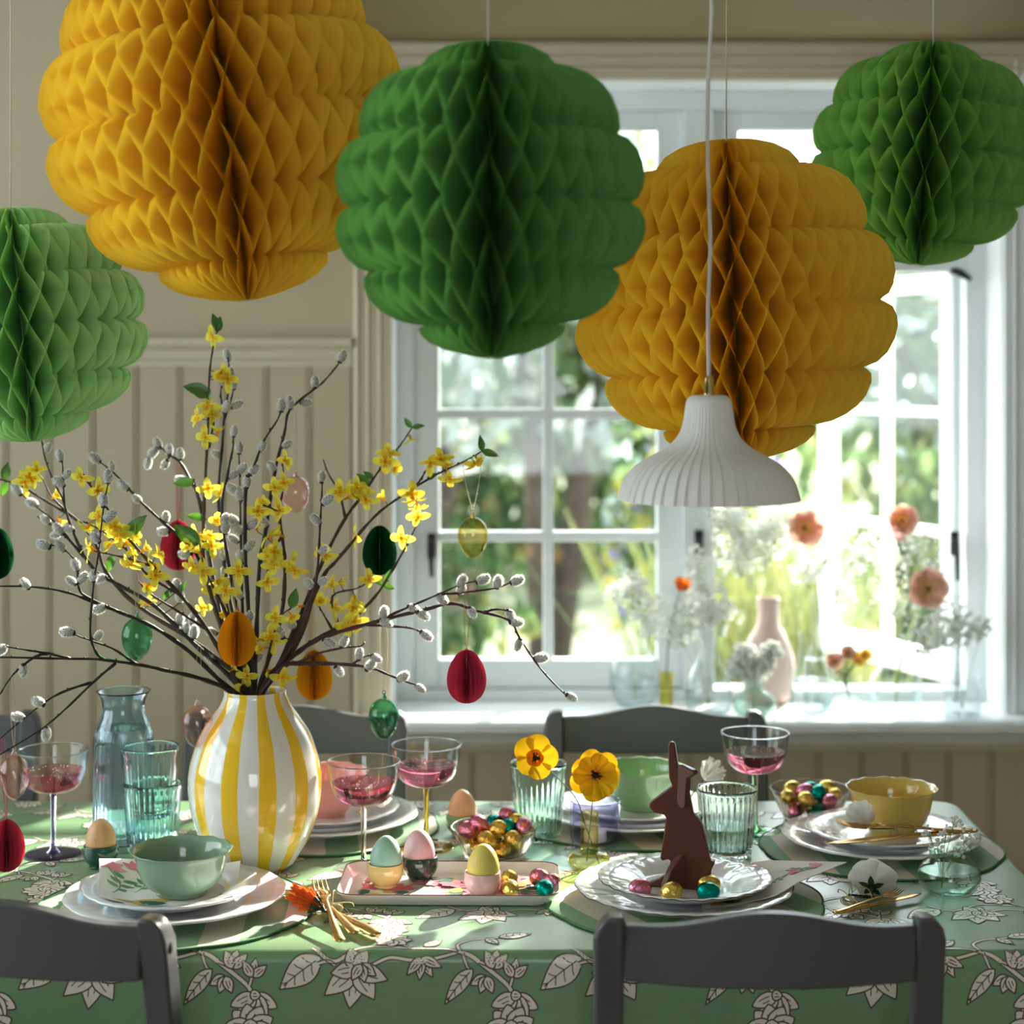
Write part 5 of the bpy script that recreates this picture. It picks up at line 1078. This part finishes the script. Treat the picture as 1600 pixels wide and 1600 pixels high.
def leafmesh(L, W, teeth=7, bend=0.2):
    b = MB()
    def f(u, v):
        w_ = (u-0.5)*W*math.sin(PI*v**0.8)**0.9*(1+(0.10*((v*teeth) % 1) if abs(u-0.5) > 0.4 else 0)); return (w_, -bend*L*v*v+abs(u-0.5)*W*0.3, L*v)
    return b.grid(f, 4, 21).mesh('leaf', m_leaf)
LM = [leafmesh(0.042, 0.021), leafmesh(0.031, 0.014, 6, 0.35)]
LV = [(340,520,0,1,90),(338,508,0,0,100),(318,620,0,150,0),(308,612,0,1,0),(326,628,1,0,0),(10,738,0,60,0),(6,768,1,0,0),(290,757,0,0,0),(307,810,0,0,0),(288,838,0,0,0),(214,825,0,0,0),(286,918,1,0,0),(175,873,0,0,0),(460,936,0,0,0),(443,1000,1,0,0),(634,660,1,0,0),(655,668,1,0,0),(752,690,1,0,0),(768,712,1,0,0),(573,742,1,0,0),(563,748,1,0,0),(602,908,1,0,0),(608,920,1,0,0),(593,912,1,0,0),(335,858,1,0,0),(262,930,1,0,0),(668,752,1,0,0)]
for i, (px_, py_, mi_, _, _) in enumerate(LV):
    d, k, qx, qy, dx, dy = near(FOR, px_, py_); t, g = BR[k]; foot = b3(qx, qy, g); p = at(px_, py_, dep(qx, qy, g)); v_ = (p-foot); v_ = v_ if v_.length > 0.003 else Vector((dx, 0, -dy)).normalized()
    rg2 = random.Random(i); v_ = v_.normalized()+Vector((0, rg2.uniform(-0.5, 0.2), 0.25))
    o_ = link('leaf', LM[mi_], t, foot-Vector(t.location)); zl_ = v_.normalized(); yl_ = Vector((rg2.uniform(-0.5, 0.5), -1, 0.35)); yl_ = (yl_-zl_*yl_.dot(zl_)).normalized(); xl_ = yl_.cross(zl_); o_.rotation_mode = 'QUATERNION'; o_.rotation_quaternion = Matrix((xl_, yl_, zl_)).transposed().to_quaternion(); o_.scale = (max(0.7, min(1.25, (p-foot).length*1.9/0.036)),)*3
# ================================================================== HANGING EGGS
m_tw = mat('tan_twine', (0.50, 0.36, 0.20), 0.8)
def cordpts(a, b_, sag=0.0): return [a, (a+b_)/2+Vector((sag, 0, 0)), b_]
def hang(t, o_, top_l, top_r, y0, fuzzy, m_):
    """loop of two strands from the egg cap up to the branch"""
    for j, tp_ in enumerate((top_l, top_r)):
        s = MB(); A = Vector((0.0006*(1 if j else -1), 0, y0)); B = tp_-o_; pts = smoothline([A, A*0.5+B*0.5+Vector((0.0025*(1 if j else -1), 0, 0)), B], 6); s.tube(pts, 0.00045 if not fuzzy else 0.0005, 5)
        if fuzzy:
            rg = random.Random(int(o_.x*1000)+j)
            for i in range(110):
                q = pts[rg.randrange(len(pts)-1)].lerp(pts[rg.randrange(len(pts))], 0.0); u = rg.random()*(len(pts)-1); i0 = int(u); q = pts[i0].lerp(pts[min(len(pts)-1, i0+1)], u-i0)
                d = Vector((rg.gauss(0, 1), rg.gauss(0, 1), rg.gauss(0, 0.6))).normalized(); w_ = d.cross(Vector((0.3, 0.8, 0.5))).normalized()*0.00018; s.add([q-w_, q+w_, q+d*rg.uniform(0.002, 0.005)], [(0, 1, 2)])
        s.obj('string', m_, t, False)
def knot(t, p, m_): MB().ell(p, (0.0022, 0.0022, 0.0016), 8).obj('knot', m_, t)
HCT = 0.5-0.5*np.cos(np.linspace(0, PI, 33))
def paper_egg(label, px, py, wpx, hpx, g, top, m, M_=46, strc=None):
    D = dep(top[0], top[1], g); c = at(px, py, D); kk = D/F; t = thing('paper_egg', label, 'ornament', c, 0, 'honeycomb paper eggs on the branches'); H = hpx*kk; R = wpx/2*kk
    pr = np.array([2*math.sqrt(max(0, x_*(1-x_)))*(1+0.15*(2*x_-1)) for x_ in HCT]); pr = pr/pr.max(); pr[0] = pr[-1] = 0.02
    honeycomb(HCT, pr, R, H, M_, 0.5, 0.0, 40, (0.02, 0.5, 0.8, 0.93, 1.0), th0=PI/M_).obj('honeycomb_body', m, t)
    ms = strc or m_tw; tp_ = at(top[0], top[1], D); hang(t, c, tp_-Vector((0.002, 0, 0)), tp_+Vector((0.002, 0, 0)), H/2-0.001, False, ms); knot(t, (0, 0, H/2), ms)
def glass_egg(label, px, py, wpx, hpx, g, top, m, fuzzy=False, strc=None, spread=0.002):
    D = dep(top[0], top[1], g); c = at(px, py, D); kk = D/F; t = thing('glass_egg', label, 'ornament', c, 0, 'blown glass eggs on the branches'); H = hpx*kk; R = wpx/2*kk; hb = H*0.86
    pr = egg_prof(R, hb, 18, -0.14); pr = [(r, z-H/2) for r, z in pr]; pr = pr[:-1]+[(0.0035, hb-H/2-0.0008)]
    inn_ = [(max(0, r-0.0012), z+(0.0012 if z < 0 else -0.0010)) for r, z in pr[::-1]]; inn_[-1] = (0, inn_[-1][1])
    MB().lathe(pr+inn_, 40).obj('glass_shell', m, t)
    b = MB().lathe([(0.0036, hb-H/2-0.0012), (0.0048, hb-H/2+0.001), (0.0028, hb-H/2+0.004), (0.0022, H/2-0.004), (0.0006, H/2-0.003)], 14); b.tube([(0.0026*math.cos(a), 0, H/2-0.002+0.0026*math.sin(a)) for a in np.linspace(0, 2*PI, 15)], 0.0009, 6, cap=False); b.obj('glass_cap', MATS[m.name+'_cap'] if m.name+'_cap' in MATS else m, t)
    ms = strc or m_tw; tp_ = at(top[0], top[1], D); hang(t, c, tp_-Vector((spread, 0, 0)), tp_+Vector((spread, 0, 0)), H/2, fuzzy, ms)
m_hp = paper('raspberry_tissue', (0.66, 0.07, 0.13), (0.75, 0.06, 0.12), 0.10); m_ho = paper('orange_tissue', (0.86, 0.42, 0.02), (0.95, 0.42, 0.01), 0.12); m_hg = paper('bottle_green_tissue', (0.008, 0.075, 0.03), (0.01, 0.1, 0.03), 0.25)
for n_, c_, e_ in (('pink_egg_glass', (0.995, 0.95, 0.94), (0.95, 0.70, 0.66)), ('green_egg_glass', (0.66, 0.91, 0.77), (0.28, 0.64, 0.46)), ('yellow_egg_glass', (0.97, 0.945, 0.76), (0.82, 0.70, 0.28))):
    thin(n_, c_, e_); mat(n_+'_cap', tuple(x_*0.85 for x_ in e_), 0.05, trans=0.6, var=0.1)
gp, gg, gy = MATS['pink_egg_glass'], MATS['green_egg_glass'], MATS['yellow_egg_glass']
m_silv = paper('sparkle_string', (0.72, 0.68, 0.58), (0.7, 0.65, 0.5), 0.4)
paper_egg('bottle green paper egg cut off by the left edge of the picture', -3, 865, 48, 80, 0.00015, (-3, 742), m_hg)
paper_egg('raspberry paper egg hanging behind the branches under the hooked willow tip', 278, 852, 55, 78, 0.0004, (280, 722), m_hp, strc=m_hp)
paper_egg('orange paper egg hanging in front of the blossom above the vase', 370, 998, 59, 86, -0.0003, (366, 895), m_ho, strc=m_ho)
paper_egg('golden orange paper egg hanging right of the vase neck', 491, 1055, 57, 78, 0.0002, (489, 955), m_ho, strc=m_ho)
paper_egg('raspberry paper egg hanging before the closed casement', 729, 1057, 62, 84, -0.0002, (729, 916), m_hp, strc=m_hp)
paper_egg('bottle green paper egg hanging beside the window casing', 593, 860, 54, 78, 0.0003, (596, 735), m_hg)
paper_egg('raspberry paper egg hanging low by the coupe with violet stem', 10, 1321, 57, 82, -0.0005, (5, 1154), m_hp, strc=m_hp)
glass_egg('green glass egg hanging left above the water carafe', 214, 993, 49, 78, -0.0002, (212, 880), gg)
glass_egg('pink glass egg touching the side of the striped vase', 308, 1129, 50, 78, -0.00035, (312, 1002), gp)
glass_egg('pale pink glass egg high up against the panelled wall', 462, 768, 45, 68, 0.00025, (458, 640), gp, True, m_silv, 0.004)
glass_egg('yellow glass egg hanging in front of the window panes', 739, 835, 48, 76, 0.0001, (737, 716), gy, True, m_silv, 0.016)
glass_egg('green glass egg hanging low between the coupes and the sill', 600, 1118, 49, 76, -0.0002, (600, 978), gg, True, m_silv, 0.006)
glass_egg('pink glass egg hanging in front of the violet-stemmed coupe', 22, 1208, 48, 82, -0.0005, (18, 1056), gp)
# ================================================================== WINDOW LEDGE: VASES AND FLOWERS
ZL = 0.733
def lp_(px, D): return Vector(((px-800)/F*D, D, ZL))
m_sg = thin('ledge_clear_glass', (0.985, 0.99, 0.99), (0.84, 0.89, 0.90)); m_sgg = thin('ledge_green_glass', (0.92, 0.97, 0.95), (0.66, 0.82, 0.74)); m_sy = thin('ledge_yellow_glass', (0.96, 0.94, 0.66), (0.8, 0.7, 0.2))
def lvase(label, px, D, prof, m, water=0.4, name='glass_vase'):
    """prof in pixels at that depth: (half width, height)"""
    kk = D/F; c = lp_(px, D); t = thing(name, label, 'vase', c, 0, 'small vases on the window ledge')
    o = [(0, 0)]+[(r*kk, z*kk) for r, z in smooth2(prof)]; i_ = [(max(0.0005, r-0.0022), z+(0.004 if z < 0.01 else 0)) for r, z in o[1:]][::-1]+[(0, 0.004)]
    MB().lathe(o+i_, 36).obj('vase_body', m, t)
    if water:
        H = o[-1][1]*water; w_ = [(0, 0.0045)]+[(max(0.001, r-0.003), max(z, 0.0046)) for r, z in o[1:] if z < H]; w_ += [(w_[-1][0], H), (0, H)]; MB().lathe(w_, 30).obj('water', thin('ledge_water', (0.98, 0.995, 0.995), (0.88, 0.94, 0.94), 1.33), t, sharp=50)
    return c
rnd = lambda R, H, n: [(R*0.55, 0), (R*0.85, H*0.12), (R, H*0.38), (R*0.86, H*0.64), (n*1.1, H*0.80), (n, H*0.88), (n*1.1, H)]
v1 = lvase('round clear vase of gypsophila before the closed casement', 992, 4.52, rnd(40, 112, 20), m_sg)
v2 = lvase('small yellow glass cylinder on the window ledge', 1041, 4.40, [(13, 0), (13, 4), (11, 14), (11, 40), (12, 68)], m_sy, 0.5)
v3 = lvase('clear pear-shaped glass vase in front of the mullion', 1107, 4.42, [(28, 0), (35, 12), (37, 35), (28, 65), (16, 92), (14, 112), (21, 130)], m_sg)
v4 = lvase('pale pink ceramic bottle vase in the open window', 1200, 4.585, [(30, 0), (38, 14), (42, 45), (39, 75), (28, 103), (18, 120), (17, 140), (18, 162)], mat('pink_ceramic', (0.66, 0.50, 0.45), 0.5, var=0.05), 0, 'ceramic_vase')
v5 = lvase('little green glass vase of white blossom near the ledge edge', 1178, 4.385, rnd(34, 54, 14), m_sgg)
v6 = lvase('tall slim clear bottle behind the peach flowers', 1279, 4.56, [(22, 0), (24, 6), (24, 60), (12, 90), (10, 130), (13, 172)], m_sg)
v7 = lvase('wide clear bottle flask beside the pink ceramic vase', 1268, 4.47, [(30, 0), (34, 6), (30, 40), (22, 80), (19, 110), (22, 122)], m_sg)
v8 = lvase('low round clear vase of small peach flowers', 1326, 4.39, rnd(43, 62, 18), m_sg)
v9 = lvase('large round clear fishbowl vase before the open casement', 1400, 4.46, rnd(42, 88, 22), m_sg)
v10 = lvase('clear straight glass with poppy stems by the right casing', 1504, 4.40, [(26, 0), (28, 5), (28, 62)], m_sg)
def gcloud(label, base, D, clouds, seed, size=0.0062):
    tips = [(at(x_, y_, D+dz), r_*1.15*D/F, int(n_*2.0)) for x_, y_, r_, n_, dz in clouds]
    gyps(label, base+Vector((0, 0, 0.015)), [e for e, _, _ in tips], tips, 0, 0, seed, size, 'gypsophila on the window ledge')
gcloud('gypsophila spray in the round clear vase', v1, v1.y, [(985, 920, 26, 45, 0), (1010, 950, 24, 40, 0), (965, 930, 20, 22, 0), (1020, 985, 18, 22, 0.01)], 1)
gcloud('gypsophila spray before the mullion', v3, v3.y, [(1070, 950, 38, 55, 0), (1110, 940, 34, 45, 0), (1128, 965, 24, 36, 0), (1060, 985, 26, 30, 0), (1095, 880, 30, 30, 0)], 2)
gcloud('large cloud of gypsophila in the pink ceramic vase', v4+Vector((0, 0, 0.10)), v4.y, [(1160, 830, 42, 110, 0), (1195, 850, 36, 80, 0), (1135, 800, 30, 55, 0), (1210, 810, 32, 55, 0), (1150, 870, 30, 50, 0)], 3)
gcloud('white blossom cluster in the little green vase', v5, v5.y, [(1165, 1025, 18, 40, 0), (1190, 1040, 16, 36, 0), (1205, 1018, 15, 32, 0), (1150, 1045, 16, 26, 0), (1178, 1060, 14, 18, 0)], 4, 0.0085)
gcloud('gypsophila spray in the tall slim bottle', v6+Vector((0, 0, 0.08)), v6.y, [(1260, 890, 24, 45, 0), (1285, 860, 22, 28, 0), (1330, 870, 30, 36, 0), (1360, 840, 28, 28, 0), (1310, 920, 28, 28, 0)], 5)
gcloud('airy gypsophila spray in the fishbowl vase', v9, v9.y, [(1380, 880, 38, 45, 0), (1430, 860, 36, 40, 0), (1400, 940, 34, 40, 0), (1450, 900, 30, 28, 0)], 6, 0.005)
gcloud('gypsophila spray spreading by the right casing', v10, v10.y, [(1470, 985, 36, 70, 0), (1510, 985, 30, 50, 0), (1535, 978, 20, 26, 0), (1440, 1000, 28, 40, 0), (1490, 960, 26, 36, 0)], 7, 0.005)
m_pp = paper('peach_petal', (0.90, 0.58, 0.48), (0.92, 0.58, 0.45), 0.4, 0.25, 40); m_py = paper('straw_petal_heart', (0.82, 0.66, 0.28), (0.85, 0.65, 0.2), 0.4); m_br = mat('brown_stamens', (0.16, 0.08, 0.02), 0.7); m_op = paper('orange_bud', (0.90, 0.28, 0.06), (0.9, 0.3, 0.04), 0.4)
PG = 'peach poppies on the window ledge'
def lpop(label, px, py, D, Rpx, nrm, stem, seed, mats=None, cup=0.4, name='poppy_flower', layers=2):
    h = at(px, py, D); poppy(label, h, nrm, Rpx*D/F, [h+Vector((0, 0.01, -0.004))]+[at(x_, y_, dd) for x_, y_, dd in stem], seed, mats or (m_pp, m_py, m_br), cup, PG, layers, stem_r=0.0016, name=name, ruf=0.12)
lpop('peach poppy high in the open window, leftmost of the three', 1256, 826, 4.56, 32, (0.15, -0.9, 0.25), [(1275, 900, 4.56), (1280, 980, 4.56), (1279, 1060, 4.56)], 3)
lpop('peach poppy highest, before the open casement muntin', 1408, 815, 4.46, 27, (0.1, -0.9, 0.35), [(1420, 890, 4.46), (1412, 980, 4.46), (1400, 1070, 4.46)], 4)
lpop('largest peach poppy, lowest of the three by the right casing', 1450, 920, 4.40, 33, (-0.15, -0.95, 0.2), [(1485, 945, 4.40), (1500, 985, 4.40), (1497, 1030, 4.40), (1494, 1095, 4.40)], 6)
lpop('small orange bloom before the mullion', 1063, 922, 4.42, 14, (0.2, -0.5, 0.8), [(1055, 950, 4.42), (1045, 1000, 4.41), (1041, 1070, 4.40)], 7, (m_op, m_op, m_op), 0.8)
for i, (px_, py_, r_, lab) in enumerate(((1305, 1035, 15, 'small peach bloom at the left of the low round vase'), (1325, 1022, 13, 'small peach bloom topmost over the low round vase'), (1340, 1032, 14, 'small straw yellow bloom beside the peach ones'), (1352, 1024, 11, 'smallest straw yellow bloom over the low round vase'))):
    lpop(lab, px_, py_, 4.39, r_, (-0.3+0.2*i, -0.8, 0.5), [(1320, 1060, 4.39), (1326, 1085, 4.39), (1327, 1105, 4.39)], 11+i, (m_pp, m_py, m_br) if i < 2 else (m_py, m_py, m_br), 0.5)
h = at(1405, 848, 4.455); t = thing('poppy_bud', 'dusky half-closed poppy bud just below the highest poppy', 'flower', h, 0, None)
b = petal_flower(6, 0.026, 1.3, 0.08, 1.2, 1, 31); b.v = [(x_, y_, z_*1.0) for x_, y_, z_ in b.v]; b.obj('petals', paper('dusky_petal', (0.62, 0.40, 0.40), (0.6, 0.35, 0.35), 0.4), t)
MB().tube([(0, 0, 0.004), (0.004, 0, -0.014), (0.02, 0, -0.05), (0.026, 0.005, -0.15), (0.0, 0.0, -0.33)], [0.006, 0.005, 0.0018, 0.0016, 0.0016], 7).obj('stem', m_stem, t)
